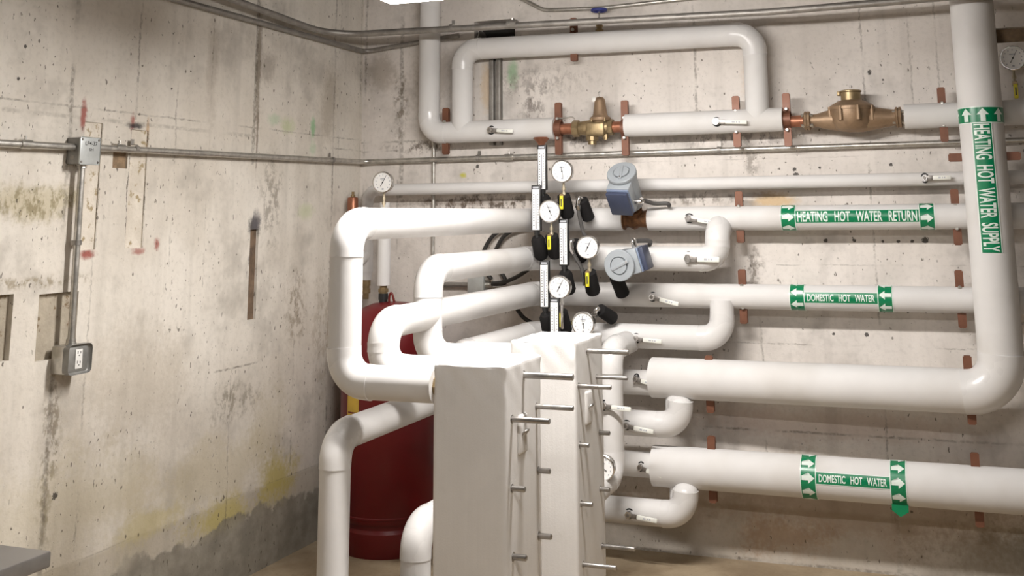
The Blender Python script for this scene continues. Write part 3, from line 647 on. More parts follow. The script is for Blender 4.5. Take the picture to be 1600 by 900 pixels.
# ------------------------------------------------------------------ dial gauges
def dial_bits(t, zc, r=.053):
    bm = bmesh.new(); lathe(bm, (0, .012, zc), (0, -1, 0), [(0, r * .9), (0.004, r * .97), (.030, r), (.034, r * 1.06), (.042, r * 1.06), (.0445, r * 1.0), (.0445, r * .95), (.037, r * .93)], 40); part(t, 'case', bm, 'chrome')
    bm = bmesh.new(); lathe(bm, (0, -.0255, zc), (0, -1, 0), [(0, r * .925), (.0008, r * .925)], 40); d = part(t, 'dial', bm, 'dial')
    bm = bmesh.new()
    for i in range(11):
        a = math.radians(225 - 27 * i); rr = r * .72
        M_ = Matrix.Translation((rr * math.cos(a), -.0268, zc + rr * math.sin(a))); box(bm, (-.0022, -.0004, -.003), (.0022, .0004, .003), M=M_)
    box(bm, (-.014, -.0272, zc + .0155), (.012, -.0264, zc + .0205)); box(bm, (-.009, -.0272, zc + .0095), (.009, -.0264, zc + .0115)); box(bm, (-.005, -.0272, zc - .039), (.005, -.0264, zc - .031))
    part(d, 'dial_marks', bm, 'ink_grey', 0)
    bm = bmesh.new(); bm2 = [(-.0016, -.024), (.0016, -.024), (.0007, .036), (-.0007, .036)]
    f0 = [bm.verts.new((x, -.0008, z)) for x, z in bm2]; f1 = [bm.verts.new((x, .0, z)) for x, z in bm2]
    bm.faces.new(f0); bm.faces.new(f1[::-1])
    for i in range(4): bm.faces.new((f0[i], f1[i], f1[(i + 1) % 4], f0[(i + 1) % 4]))
    lathe(bm, (0, .0004, 0), (0, -1, 0), [(0, .004), (.002, .004)], 12)
    nd = part(d, 'needle', bm, 'ink', 0); nd.location = (0, -.029, zc)
    return nd
def gauge_proto(boot=True, valve=True):
    t = thing('pressure_gauge', '', 'gauge', (0, 0, 0)); zc = .122
    dial_bits(t, zc)
    bm = bmesh.new(); lathe(bm, (0, -.005, -.005), (0, 0, 1), [(0, .007), (.012, .007), (.012, .011), (.026, .011), (.026, .006), (.036, .006), (.036, .010), (.050, .010), (.050, .006), (.078, .006)], 8); part(t, 'stem', bm, 'stem_brass', 25)
    if valve:
        bm = bmesh.new(); box(bm, (-.009, -.045, -.062), (.009, -.036, .004), .004, seg=3); h = part(t, 'valve_handle', bm, 'yellow', label='yellow sleeved valve handle')
        bm = bmesh.new(); box(bm, (-.003, -.0458, -.048), (.003, -.0448, -.012)); part(h, 'print_mark', bm, 'ink', 0)
        bm = bmesh.new(); lathe(bm, (0, .0, .004), (0, -1, 0), [(0, .008), (.03, .008), (.03, .011), (.042, .011)], 8); part(t, 'valve_body', bm, 'brass', 25)
    if boot:
        bm = bmesh.new(); lathe(bm, (0, -.01, .008), V((0, .50, -.86)), [(0, .026), (.004, .032), (.105, .036), (.120, .030)], 24); part(t, 'insulation_boot', bm, 'foam_black')
    return t
def place(pro, used, x, y, Y, dz, ang, lab, grp, rz=0.0):
    p = atY(x, y, Y); loc = (p.x, p.y, p.z - dz)
    if not used[0]: used[0] = True; o = pro; o.location = loc; o['label'] = lab; o['group'] = grp; o.rotation_euler = (0, 0, rz)
    else: o = dup(pro, loc, (0, 0, rz), lab, grp)
    for ch in o.children:
        for g in ch.children:
            if g.name.startswith('needle'): g.rotation_euler = (0, ang, 0)
    return o
GP = gauge_proto(); used = [False]; gr = 'dial pressure gauges'; D2 = math.radians
place(GP, used, 881, 268, -.34, .122, D2(170), 'round dial gauge above the return pipe, topmost of the cluster', gr)
place(GP, used, 862, 330, -.36, .122, D2(-23), 'round dial gauge covering the bend of the return pipe', gr)
place(GP, used, 921, 386, -.36, .122, D2(28), 'round dial gauge touching the lower grey actuator', gr)
place(GP, used, 877, 448, -.38, .122, D2(30), 'round dial gauge right of the long thermometer on the domestic pipe', gr)
GN = gauge_proto(boot=False, valve=False); used = [False]
place(GN, used, 914, 505, -.40, .122, D2(-8), 'round dial gauge half hidden by the top of the far box', gr)
place(GN, used, 944, 729, -.62, .122, D2(-60), 'round dial gauge peeking from behind the right side of the far box', gr)
o = place(GN, used, 601, 285, -.33, .122, D2(30), 'round dial gauge in the corner above the red tank', gr, D2(8))
GV = gauge_proto(boot=False); used = [False]
place(GV, used, 1582, 92, YW, .122, D2(28), 'round dial gauge at the far right behind the tall supply pipe', gr)
o = [o for o in bpy.data.objects if o.get('label', '').startswith('round dial gauge at the far right')][0]; 

# ------------------------------------------------------------------ stick thermometers
def thermo_proto():
    t = thing('thermometer', '', 'thermometer', (0, 0, 0)); h = .222
    bm = bmesh.new(); box(bm, (-.0235, -.012, .03), (.0235, .012, .03 + h), .003); part(t, 'case', bm, 'plastic_black')
    bm = bmesh.new(); box(bm, (-.0185, -.0135, .036), (.0185, -.0115, .03 + h - .020)); s = part(t, 'scale_plate', bm, 'dial', 0)
    bm = bmesh.new(); box(bm, (-.015, -.0138, .03 + h - .016), (.015, -.012, .03 + h - .007)); part(t, 'name_plate', bm, 'ink_grey', 0)
    bm = bmesh.new()
    for i in range(13):
        z = .055 + i * .0125
        box(bm, (-.0135, -.0142, z), (-.0075, -.0134, z + .0035)); box(bm, (.010, -.0142, z + .002), (.0145, -.0134, z + .0045))
    part(s, 'scale_marks', bm, 'ink', 0)
    bm = bmesh.new(); box(bm, (-.002, -.0155, .040), (.004, -.0135, .205)); part(s, 'glass_tube', bm, 'ink_grey', 0)
    bm = bmesh.new(); box(bm, (-.0006, -.0160, .040), (.0020, -.0150, .075)); part(s, 'spirit_column', bm, 'ink', 0)
    bm = bmesh.new(); lathe(bm, (0, 0, .034), (0, .12, -1), [(0, .016), (.02, .014), (.022, .010), (.05, .010)], 14); part(t, 'neck', bm, 'plastic_black')
    bm = bmesh.new(); lathe(bm, (0, .004, .004), V((0, .5, -.86)), [(0, .014), (.004, .026), (.02, .034), (.105, .036), (.12, .028)], 24); part(t, 'insulation_boot', bm, 'foam_black')
    return t
TP = thermo_proto(); used = [False]; gr = 'stick thermometers'
place(TP, used, 848, 297, -.33, .03, 0, 'black framed stick thermometer below the copper funnel, topmost', gr)
place(TP, used, 839, 361, -.36, .03, 0, 'black framed stick thermometer leftmost, over the return pipe bend', gr)
place(TP, used, 882, 415, -.35, .03, 0, 'black framed stick thermometer right of the others, beside the flexible cable', gr)
place(TP, used, 852, 481, -.38, .03, 0, 'black framed stick thermometer left of the dial gauge on the domestic pipe', gr)
place(TP, used, 868, 541, -.42, .03, 0, 'black framed stick thermometer rising behind the top of the far box', gr)
bm = bmesh.new(); p = atY(878, 483, -.45); box(bm, (p.x - .006, p.y - .004, p.z - .09), (p.x + .006, p.y + .004, p.z + .02), .002)
lathe(bm, (p.x, p.y, p.z + .02), (0, 0, 1), [(0, .011), (.012, .011), (.012, .007), (.03, .007)], 8)
single('valve_lever', 'bright steel valve lever beside the thermometer behind the far box', 'valve handle', bm, 'chrome', (p.x, p.y, p.z - .09))

# ------------------------------------------------------------------ temperature sensors with cable
def sensor(label, x, y, Y, boot_dir, path, r=.030, L=.11):
    p = atY(x, y, Y); t = thing('temperature_sensor', label, 'sensor', p, 'temperature sensors with flexible cable')
    bm = bmesh.new(); lathe(bm, p, V(boot_dir), [(0, r * .9), (.004, r), (L, r * 1.05), (L + .006, r * .8)], 22); part(t, 'insulation_boot', bm, 'foam_black')
    if path:
        q = [atY(a, b, Y - .03 + i * .01) for i, (a, b) in enumerate(path)]
        e0 = q[0]; bm = bmesh.new(); tube(bm, smooth_pts([p + V((0, -.005, 0)), p + V((-.004, -.03, .006)), e0 + V((0, 0, .012)), e0], 5), .0115, 12); el = part(t, 'conduit_elbow', bm, 'chrome')
        d = (q[1] - q[0]).normalized(); bm = bmesh.new(); lathe(bm, e0 - d * .004, d, [(0, .0145), (.012, .0145), (.012, .0125), (.022, .0125)], 8); part(el, 'compression_nut', bm, 'chrome', 20)
        bm = bmesh.new(); tube(bm, smooth_pts(q, 8), .0095, 10); part(t, 'flexible_cable', bm, 'cable_grey')
    return t
sensor('black sensor boot with chrome elbow on top of the return pipe', 909, 312, -.28, (.12, .55, -.8), [(903, 322), (905, 336), (911, 362), (917, 372)])
sensor('black sensor boot with chrome elbow left of the lower actuator gauge', 897, 378, -.32, (.12, .6, -.75), [(893, 391), (899, 402), (909, 420), (914, 446)])
sensor('black sensor boot with chrome elbow above the half hidden gauge', 937, 484, -.30, (.3, .8, -.4), [(930, 492), (922, 495), (905, 500), (890, 506)])
sensor('black sensor boot hanging below the lower grey actuator', 962, 432, -.30, (.12, .6, -.75), None, .032)

# ------------------------------------------------------------------ grey valve actuators
def actuator(label, base, axis, side, pointer, length, r=.0715, cable=None):
    """axis points from the valve towards the cap, side towards the terminal box"""
    a = V(axis).normalized(); s = V(side); s = (s - a * s.dot(a)).normalized(); u = a.cross(s)
    M_ = Matrix((s, u, a)).transposed().to_4x4(); M_.translation = V(base)     # local x=side, z=axis
    t = thing('valve_actuator', label, 'actuator', base)
    def P(bm): bmesh.ops.transform(bm, matrix=M_, verts=bm.verts); return bm
    bm = bmesh.new(); lathe(bm, (0, 0, length * .28), (0, 0, 1), [(0, r * .62), (.012, r * .8), (.03, r * .86), (length * .72 - .03, r * .93), (length * .72 - .028, r * .99), (length * .72 - .014, r)], 44); part(t, 'body', P(bm), 'act_grey')
    zc = length - .014
    bm = bmesh.new(); lathe(bm, (0, 0, zc), (0, 0, 1), [(0, r * .97), (.003, r * 1.03), (.014, r * 1.03), (.018, r * .98), (.018, r * .60), (.010, r * .585), (.010, .0)], 48); cap = part(t, 'cap', P(bm), 'act_grey')
    R2 = Matrix.Rotation(pointer, 4, 'Z')
    bm = bmesh.new(); n = 30; top = []; bot = []
    for i in range(n + 1):
        an = math.radians(-155 + 310 * i / n) + math.pi; top.append(bm.verts.new((r * .52 * math.cos(an), r * .52 * math.sin(an), zc + .022))); bot.append(bm.verts.new((r * .52 * math.cos(an), r * .52 * math.sin(an), zc + .008)))
    bm.faces.new(top)
    for i in range(n): bm.faces.new((top[i], bot[i], bot[i + 1], top[i + 1]))
    bm.faces.new((top[n], bot[n], bot[0], top[0]))
    bmesh.ops.transform(bm, matrix=R2, verts=bm.verts); part(t, 'position_dial', P(bm), 'act_grey', 30)
    bm = bmesh.new(); box(bm, (-r * .55, -.0085, zc + .016), (r * .72, .0085, zc + .027), .003); bmesh.ops.transform(bm, matrix=R2, verts=bm.verts); ptr = part(t, 'pointer', P(bm), 'act_grey')
    bm = bmesh.new(); lathe(bm, (r * .60, 0, zc + .026), (0, 0, 1), [(0, .005), (.003, .004)], 10); lathe(bm, (r * .36, 0, zc + .0265), (0, 0, 1), [(0, .002), (.001, .002)], 8); bmesh.ops.transform(bm, matrix=R2, verts=bm.verts); part(ptr, 'screw', P(bm), 'chrome')
    bm = bmesh.new(); w2 = .058; za, zb = length * .42, length * .93
    box(bm, (r * .55, -w2, za + .01), (r * 1.30, w2, zb), .006); bx_ = part(t, 'terminal_box', P(bm), 'act_grey')
    bm = bmesh.new(); box(bm, (r * 1.30, -w2 * .98, za + .012), (r * 1.42, w2 * .98, zb - .002), .005); part(bx_, 'lid_band', P(bm), 'act_blue')
    bm = bmesh.new(); box(bm, (r * 1.42, -w2 * .95, za + .014), (r * 1.75, w2 * .95, zb - .008), .006); part(bx_, 'box_cover', P(bm), 'act_navy')
    bm = bmesh.new(); box(bm, (-.022, -.022, -.0), (.022, .022, length * .30), .003); part(t, 'mounting_bracket', P(bm), 'rust')
    if cable:
        sgn, path = cable
        e = M_ @ V((r * .95, sgn * (w2 + .028), length * .60)); st = M_ @ V((r * .95, sgn * (w2 - .002), length * .60)); q0 = V(path[0])
        bm = bmesh.new(); tube(bm, smooth_pts([st, e, e + (q0 - e) * .35], 6), .013, 12); el = part(t, 'conduit_elbow', bm, 'chrome')
        d = (q0 - e).normalized(); bm = bmesh.new(); lathe(bm, e + d * .014, d, [(0, .017), (.014, .017)], 8); part(el, 'compression_nut', bm, 'chrome', 20)
        bm = bmesh.new(); tube(bm, smooth_pts([e + d * .02] + [V(p) for p in path], 8), .0105, 10); part(t, 'flexible_cable', bm, 'cable_grey')
    return t
b1 = V(((xv0 + xv1) / 2, YW, ZR))
actuator('grey cylindrical valve actuator standing up from the rusty valve on the return pipe', b1, (-.03, -.69, .72), (-.10, -.74, -.68), D2(8), .31,
         cable=(1, [atY(1003, 312, -.26), atY(1022, 318, -.20), atY(1042, 318, -.18), atY(1046, 322, -.19)]))
b2 = V((X_(990, 405, YF2), YF2, ZF))
actuator('grey cylindrical valve actuator facing outward over the pipe below the return', b2, (-.02, -.99, -.10), (1, 0, .26), D2(12), .235,
         cable=(1, [atY(990, 377, -.33), atY(1003, 376, -.28), atY(1016, 377, -.24), atY(1014, 384, -.20)]))
# rusty valve body in the gap of the return pipe
t = thing('control_valve', 'rusty iron control valve between the two halves of the return pipe', 'valve', (b1.x, b1.y, ZR - .05))
L = xv1 - xv0
bm = bmesh.new(); lathe(bm, (xv0 - .01, YW, ZR), (1, 0, 0), [(0, .053), (.016, .053), (.018, .043), (L * .3, .040), (L * .5, .052), (L * .7, .040), (L + .002, .043), (L + .004, .053), (L + .02, .053)], 26); part(t, 'body', bm, 'rust')
d = V((-.03, -.69, .72)).normalized(); bm = bmesh.new(); lathe(bm, b1, d, [(0, .035), (.055, .035), (.058, .046), (.070, .046), (.072, .028), (.10, .028)], 8); part(t, 'bonnet', bm, 'rust', 25)
for s in (-1, 1):
    bm = bmesh.new(); lathe(bm, b1 + V((s * .03, 0, 0)) + d * .05, d, [(0, .008), (.04, .008)], 6); part(t, 'bolt', bm, 'rust', 20)

# ------------------------------------------------------------------ brass pressure regulator
x0, x1 = X_(868, 204, YW), X_(978, 193, YW); xc = X_(938, 195, YW); ZP = ZU - .005
t = thing('pressure_regulator', 'brass pressure regulator with bell shaped bonnet in the upper pipe', 'valve', (xc, YW, ZP - .09))
for a, b in ((x0 - .01, x0 + .095), (x1 - .075, x1 + .01)):
    bm = bmesh.new(); tube(bm, [(a, YW, ZP), (b, YW, ZP)], .0285, 24); part(t, 'copper_stub', bm, 'copper')
xa, xb = X_(895, 200, YW), X_(961, 198, YW)
bm = bmesh.new(); lathe(bm, (xa, YW, ZP), (1, 0, 0), [(0, .033), (.004, .043), (.035, .043), (.04, .036)], 8); part(t, 'union_nut', bm, 'brass', 20)
bm = bmesh.new(); lathe(bm, (xb - .035, YW, ZP), (1, 0, 0), [(0, .036), (.004, .041), (.026, .041), (.028, .033)], 8); part(t, 'union_nut', bm, 'brass', 20)
bm = bmesh.new(); lathe(bm, (xa + .03, YW, ZP), (1, 0, 0), [(0, .033), (.03, .037), (.07, .041), (.12, .041), (xb - xa - .06, .036)], 26)
box(bm, (xc - .07, YW - .043, ZP - .045), (xc + .035, YW + .043, ZP + .03), .014, seg=3); part(t, 'body', bm, 'brass')
bm = bmesh.new(); lathe(bm, (xc - .045, YW, ZP - .04), (0, 0, -1), [(0, .033), (.025, .032), (.028, .022), (.045, .022)], 12); part(t, 'bottom_plug', bm, 'brass', 25)
bm = bmesh.new(); lathe(bm, (xc + .03, YW - .01, ZP - .036), (0, 0, -1), [(0, .016), (.02, .016), (.02, .011), (.028, .011)], 8); part(t, 'side_plug', bm, 'brass', 25)
bm = bmesh.new(); lathe(bm, (xc, YW, ZP + .02), (0, 0, 1), [(0, .036), (.012, .040), (.014, .052), (.020, .054), (.030, .054), (.034, .050), (.038, .042), (.05, .036), (.115, .028), (.128, .024), (.136, .015), (.138, .007)], 32); bell = part(t, 'bonnet', bm, 'bronze')
for i in range(4):
    an = math.pi / 4 + i * math.pi / 2; bm = bmesh.new(); lathe(bm, (xc + .050 * math.cos(an), YW + .050 * math.sin(an), ZP + .028), (0, 0, 1), [(0, .006), (.018, .006)], 6); part(bell, 'flange_bolt', bm, 'brass', 20)
bm = bmesh.new(); lathe(bm, (xc, YW, ZP + .155), (0, 0, 1), [(0, .005), (.028, .005)], 8); tube(bm, [(xc - .008, YW, ZP + .18), (xc + .008, YW, ZP + .188)], .002, 6); part(t, 'adjusting_screw', bm, 'valve_steel')
bm = bmesh.new(); lathe(bm, (xc - .026, YW - .018, ZP + .145), (0, -1, 0), [(0, .012), (.0015, .012)], 14); part(t, 'round_tag', bm, 'galv')
bm = bmesh.new(); tube(bm, smooth_pts([(x0 + .03, YW - .03, ZP + .055), (x0 + .07, YW - .035, ZP + .052), (x0 + .10, YW - .03, ZP + .058), (x0 + .115, YW - .02, ZP + .045)], 5), .004, 8); part(t, 'bonding_wire', bm, 'galv')
# copper funnel under the riser pipe
p = atY(846, 222, YW - .02)
bm = bmesh.new(); lathe(bm, (p.x, p.y, ZU - R0 + .012), (0, 0, -1), [(0, .040), (.006, .043), (.03, .020), (.052, .012), (.052, .009), (.03, .017), (.006, .040), (.004, .0)], 24); single('drain_funnel', 'small copper drain funnel under the pipe left of the regulator', 'funnel', bm, 'copper', (p.x, p.y, ZU - R0 - .04))

# ------------------------------------------------------------------ bronze water meter
x0, x1 = X_(1224, 188, YW), X_(1413, 181, YW); xm_ = X_(1330, 180, YW - .04); ZQ = ZU - .012
t = thing('water_meter', 'bronze water meter with lidded register between two flanges', 'meter', (xm_, YW, ZQ - .08))
bm = bmesh.new(); tube(bm, [(x0 - .01, YW, ZQ), (x0 + .10, YW, ZQ)], .0285, 24); part(t, 'copper_stub', bm, 'copper')
def flange(xf_, rr=.046):
    bm = bmesh.new(); lathe(bm, (xf_, YW, ZQ), (1, 0, 0), [(0, .036), (.006, rr), (.014, rr), (.015, rr - .004), (.018, rr - .004), (.019, rr), (.029, rr), (.033, .036)], 10); f = part(t, 'flange', bm, 'bronze', 25)
    for i in range(4):
        an = D2(45 + 90 * i); bm = bmesh.new(); lathe(bm, (xf_ - .010, YW + .034 * math.sin(an), ZQ + .034 * math.cos(an)), (1, 0, 0), [(0, .008), (.055, .008)], 6); part(f, 'bolt', bm, 'galv', 20)
xa = X_(1256, 187, YW); xb = X_(1398, 182, YW) ; flange(xa); flange(xb, .05)
bm = bmesh.new(); lathe(bm, (xa + .03, YW, ZQ), (1, 0, 0), [(0, .031), (.03, .031), (.075, .044), ((xb - xa) * .42, .062), ((xb - xa) * .58, .062), (xb - xa - .085, .046), (xb - xa - .035, .038), (xb - xa - .025, .038)], 30)
lathe(bm, (xm_, YW, ZQ - .055), (0, 0, 1), [(0, .055), (.01, .078), (.04, .098), (.085, .101), (.098, .101)], 36); part(t, 'body', bm, 'bronze')
bm = bmesh.new(); lathe(bm, (xm_, YW, ZQ + .043), (0, 0, 1), [(0, .106), (.014, .106), (.022, .098), (.040, .066), (.046, .050)], 36); part(t, 'cover', bm, 'bronze')
for i in range(8):
    an = D2(20 + 45 * i); bm = bmesh.new(); pc = (xm_ + .104 * math.cos(an), YW + .104 * math.sin(an)); lathe(bm, (*pc, ZQ - .01), (0, 0, 1), [(0, .011), (.052, .011), (.052, .008), (.068, .008)], 10); part(t, 'cover_bolt', bm, 'bronze', 25)
bm = bmesh.new(); lathe(bm, (xm_, YW, ZQ + .085), (0, 0, 1), [(0, .046), (.040, .046), (.042, .049)], 28); part(t, 'register', bm, 'brass')
bm = bmesh.new(); lathe(bm, (xm_, YW, ZQ + .128), (0, 0, 1), [(0, .051), (.005, .051), (.009, .044)], 28); box(bm, (xm_ - .062, YW - .01, ZQ + .112), (xm_ - .046, YW + .01, ZQ + .134), .003); part(t, 'lid', bm, 'brass')

# ------------------------------------------------------------------ blue hand wheel on the loop
p = atY(936, 16, YW); zt_ = 2.478 + R0
t = thing('gate_valve', 'small gate valve with blue handwheel on top of the bypass loop', 'valve', (p.x, YW, zt_ - .01))
bm = bmesh.new(); lathe(bm, (p.x, YW, zt_ - .012), (0, 0, 1), [(0, .022), (.02, .022), (.02, .015), (.035, .015), (.035, .019), (.045, .019), (.045, .010), (.055, .010)], 10); part(t, 'bonnet', bm, 'brass', 25)
bm = bmesh.new(); tube(bm, [(p.x, YW, zt_ + .03), (p.x, YW, p.z + .01)], .005, 10); part(t, 'stem', bm, 'valve_steel')
bm = bmesh.new(); ring = [(p.x + .036 * math.cos(a), YW + .036 * math.sin(a), p.z) for a in [2 * math.pi * i / 28 for i in range(29)]]; tube(bm, ring, .0085, 10, cap=False)
for i in range(4):
    a = i * math.pi / 2 + .4; tube(bm, [(p.x, YW, p.z), (p.x + .034 * math.cos(a), YW + .034 * math.sin(a), p.z)], .005, 8)
lathe(bm, (p.x, YW, p.z - .008), (0, 0, 1), [(0, .011), (.018, .011)], 12); part(t, 'handwheel', bm, 'wheel_blue')

# ------------------------------------------------------------------ electrical conduit
ZE = 1.895
def conduit(label, path, r, mat, straps=(), couplings=(), R=.10, name='conduit', n=14):
    pts = curve_pts(path, R); t = thing(name, label, 'conduit', min(pts, key=lambda p: p.z))
    bm = bmesh.new(); tube(bm, pts, r, n); part(t, 'tube', bm, mat)
    for p, d in couplings:
        bm = bmesh.new(); d = V(d); lathe(bm, V(p) - d * .025, d, [(0, r * 1.25), (.05, r * 1.25)], 14); cpl = part(t, 'coupling', bm, mat)
        bm = bmesh.new(); x, y, _ = frame(d); up = V((0, 0, 1)) if abs(d.z) < .5 else V((1, 0, 0)); lathe(bm, V(p) + up * r, up, [(0, .004), (.012, .004), (.012, .006), (.016, .006)], 8); part(cpl, 'set_screw', bm, 'galv')
    for p, d, wn in straps:
        p, d, wn = V(p), V(d), V(wn); s = wn.cross(d); bm = bmesh.new()
        arc = [p - wn * r * 1.0 + s * (r * 1.15 + .022)] + [p - wn * r * 1.0 + s * r * 1.15] + [p + (s * math.cos(a) + wn * math.sin(a)) * r * 1.15 for a in [math.pi * i / 8 for i in range(9)]] + [p - wn * r * 1.0 - s * r * 1.15]
        A = [[bm.verts.new(q + d * w2 + (q - p).normalized() * th) for q in arc] for w2 in (-.009, .009) for th in (0, .002)]
        for i in range(len(arc) - 1):
            for g, h in ((0, 1), (1, 3), (3, 2), (2, 0)): bm.faces.new((A[g][i], A[g][i + 1], A[h][i + 1], A[h][i]))
        part(t, 'strap', bm, 'galv_dull')
    return t
YJ = -2.14
conduit('long galvanized conduit along the left wall turning the corner behind the riser', [(.035, YJ + .05, 1.872), (.032, -1.5, 1.885), (.032, -.032, 1.902), (3.95, -.032, 1.91)], .0135, 'galv',
        straps=[((.032, -1.86, 1.879), (0, 1, 0), (1, 0, 0)), ((.032, -.36, 1.898), (0, 1, 0), (1, 0, 0)), ((.74, -.032, 1.904), (1, 0, 0), (0, -1, 0)), ((2.05, -.032, 1.907), (1, 0, 0), (0, -1, 0))],
        couplings=[((.92, -.032, 1.904), (1, 0, 0)), ((.033, -1.95, 1.877), (0, 1, 0))], R=.07)
conduit('galvanized conduit entering the upper box from the left edge', [(.035, -3.4, 1.852), (.035, YJ - .05, 1.868)], .0135, 'galv', couplings=[((.035, -2.42, 1.866), (0, 1, 0))])
conduit('vertical galvanized conduit between the two grey boxes on the left wall', [(.036, YJ - .005, 1.82), (.036, YJ, 1.155)], .0125, 'galv', straps=[((.036, YJ - .003, 1.515), (0, 0, -1), (1, 0, 0))])
ZT = 2.528
conduit('dark conduit high on the left wall bending round the corner', [(.03, -3.2, ZT + .01), (.03, -.03, ZT), (.62, -.03, ZT + .055)], .014, 'galv_dull', R=.05)
conduit('thick dark conduit crossing the top of the view in front of the riser', [(.10, -3.0, 2.66), (.10, -1.3, 2.575), (.10, -.5, 2.545), (1.13, -.5, 2.535), (2.39, -.5, 2.50), (3.95, -.5, 2.515)], .0165, 'galv_dull', R=.22,
        straps=[((.80, -.5, 2.538), (1, 0, 0), (0, -1, 0))], couplings=[((1.13, -.5, 2.535), (1, 0, 0))])
conduit('thin conduit dipping at the top edge above the blue handwheel', [(.93, -.04, 2.80), (1.13, -.04, 2.685), (1.44, -.04, 2.672), (2.4, -.04, 2.70)], .011, 'galv', R=.12)
x7 = X_(677, 300, -.02); conduit('slender vertical conduit on the wall below the riser elbow', [(x7, -.018, ZU), (x7, -.018, 1.02)], .010, 'galv')

# upper junction box, outlet box, small junction box
t = thing('junction_box', 'upper square grey junction box on the left wall', 'box', (0, YJ, 1.80))
bm = bmesh.new(); box(bm, (0, YJ - .05, 1.805), (.062, YJ + .05, 1.905), .004); part(t, 'body', bm, 'box_dark')
bm = bmesh.new(); box(bm, (.062, YJ - .052, 1.803), (.067, YJ + .052, 1.907), .006); cv = part(t, 'cover', bm, 'box_grey')
def wall_text(root, body, y0, y1, z0, z1, xx, mat):
    bm = text_bm(body, .004)
    for v in bm.verts: v.co = V((xx, y0 + (y1 - y0) * v.co.x, z0 + (z1 - z0) * v.co.y))
    part(root, 'handwriting', bm, mat, 0)
wall_text(cv, 'LP4-37', YJ - .027, YJ + .034, 1.876, 1.891, .0676, 'ink'); wall_text(cv, 'SH', YJ - .006, YJ + .016, 1.855, 1.866, .0676, 'ink')
for yy in (-.042, .042):
    for z_ in (1.813, 1.897):
        bm = bmesh.new(); lathe(bm, (.067, YJ + yy, z_), (1, 0, 0), [(0, .005), (.002, .004)], 8); part(cv, 'screw', bm, 'valve_steel')
bm = bmesh.new(); lathe(bm, (.036, YJ - .005, 1.79), (0, 0, 1), [(0, .017), (.012, .017), (.012, .02), (.018, .02)], 10); part(t, 'connector', bm, 'galv', 20)
for z_ in (1.83, 1.86):
    bm = bmesh.new(); lathe(bm, (.03, YJ - .0495, z_), (0, -1, 0), [(0, .009), (.0012, .009)], 14); part(t, 'knockout', bm, 'galv_dull')
t = thing('outlet_box', 'grey metal outlet box with white receptacle at the conduit end', 'outlet', (0, YJ, 1.045))
bm = bmesh.new(); box(bm, (0, YJ - .055, 1.048), (.068, YJ + .055, 1.148), .006); part(t, 'body', bm, 'galv')
bm = bmesh.new(); box(bm, (.068, YJ - .058, 1.045), (.076, YJ + .058, 1.151), .018, seg=3); cv = part(t, 'cover', bm, 'box_dark')
bm = bmesh.new(); box(bm, (.076, YJ - .017, 1.064), (.079, YJ + .017, 1.133), .002); rc = part(t, 'receptacle', bm, 'outlet_white')
for z_ in (1.083, 1.117):
    for dy, hh in ((-.007, .005), (.006, .004)):
        bm = bmesh.new(); box(bm, (.0788, YJ + dy - .0013, z_), (.0797, YJ + dy + .0013, z_ + hh * 2)); part(rc, 'slot', bm, 'ink', 0)
    bm = bmesh.new(); lathe(bm, (.0788, YJ, z_ - .006), (1, 0, 0), [(0, .0025), (.0009, .0025)], 10); part(rc, 'ground_hole', bm, 'ink', 0)
bm = bmesh.new(); lathe(bm, (.036, YJ, 1.148), (0, 0, 1), [(0, .02), (.006, .02), (.006, .017), (.02, .017)], 10); part(t, 'connector', bm, 'galv', 20)
p = atY(747, 445, -.03)
t = thing('junction_box', 'small grey box on the wall seen between two white pipes', 'box', (p.x, 0, p.z - .045))
bm = bmesh.new(); box(bm, (p.x - .045, -.06, p.z - .045), (p.x + .045, 0, p.z + .045), .004); part(t, 'body', bm, 'box_grey')
bm = bmesh.new(); box(bm, (p.x - .046, -.064, p.z - .046), (p.x + .046, -.060, p.z + .046), .003); part(t, 'cover', bm, 'box_grey')
bm = bmesh.new(); tube(bm, [(p.x - .045, -.03, p.z), (p.x - .21, -.03, p.z)], .012, 12); part(t, 'conduit_stub', bm, 'galv_dull')
bm = bmesh.new(); lathe(bm, (p.x - .20, -.03, p.z), (-1, 0, 0), [(0, .018), (.03, .018), (.03, .014), (.06, .014)], 10); part(t, 'coupling', bm, 'galv_dull', 20)
for dx, z_ in ((.07, .03), (.07, .0)):
    bm = bmesh.new(); lathe(bm, (p.x + .044, -.03, p.z + z_), (1, 0, 0), [(0, .017), (.02, .017), (.02, .014), (.035, .014)], 8); part(t, 'connector', bm, 'galv', 20)
def cable(label, pts, r=.0105):
    q = smooth_pts(pts, 8); bm = bmesh.new(); tube(bm, q, r, 10); b = min(q, key=lambda v: v.z); single('flexible_cable', label, 'cable', bm, 'cable_black', b, 'black cables looping behind the pipes')
cable('outer black cable looping from the small grey box up behind the return pipe', [atY(*a, -.05) for a in ((768, 436), (752, 415), (757, 390), (772, 367), (800, 352), (840, 345))])
cable('inner black cable looping beside the outer one behind the return pipe', [atY(*a, -.045) for a in ((768, 444), (790, 440), (772, 405), (778, 384), (790, 367), (812, 356), (850, 352))])
cable('black cable sagging from the small grey box to the thermometers', [atY(*a, -.06) for a in ((769, 443), (790, 440), (812, 430), (838, 412))])
cable('short black cable dropping behind the far box', [atY(*a, -.06) for a in ((800, 470), (808, 483), (818, 496), (832, 505))])

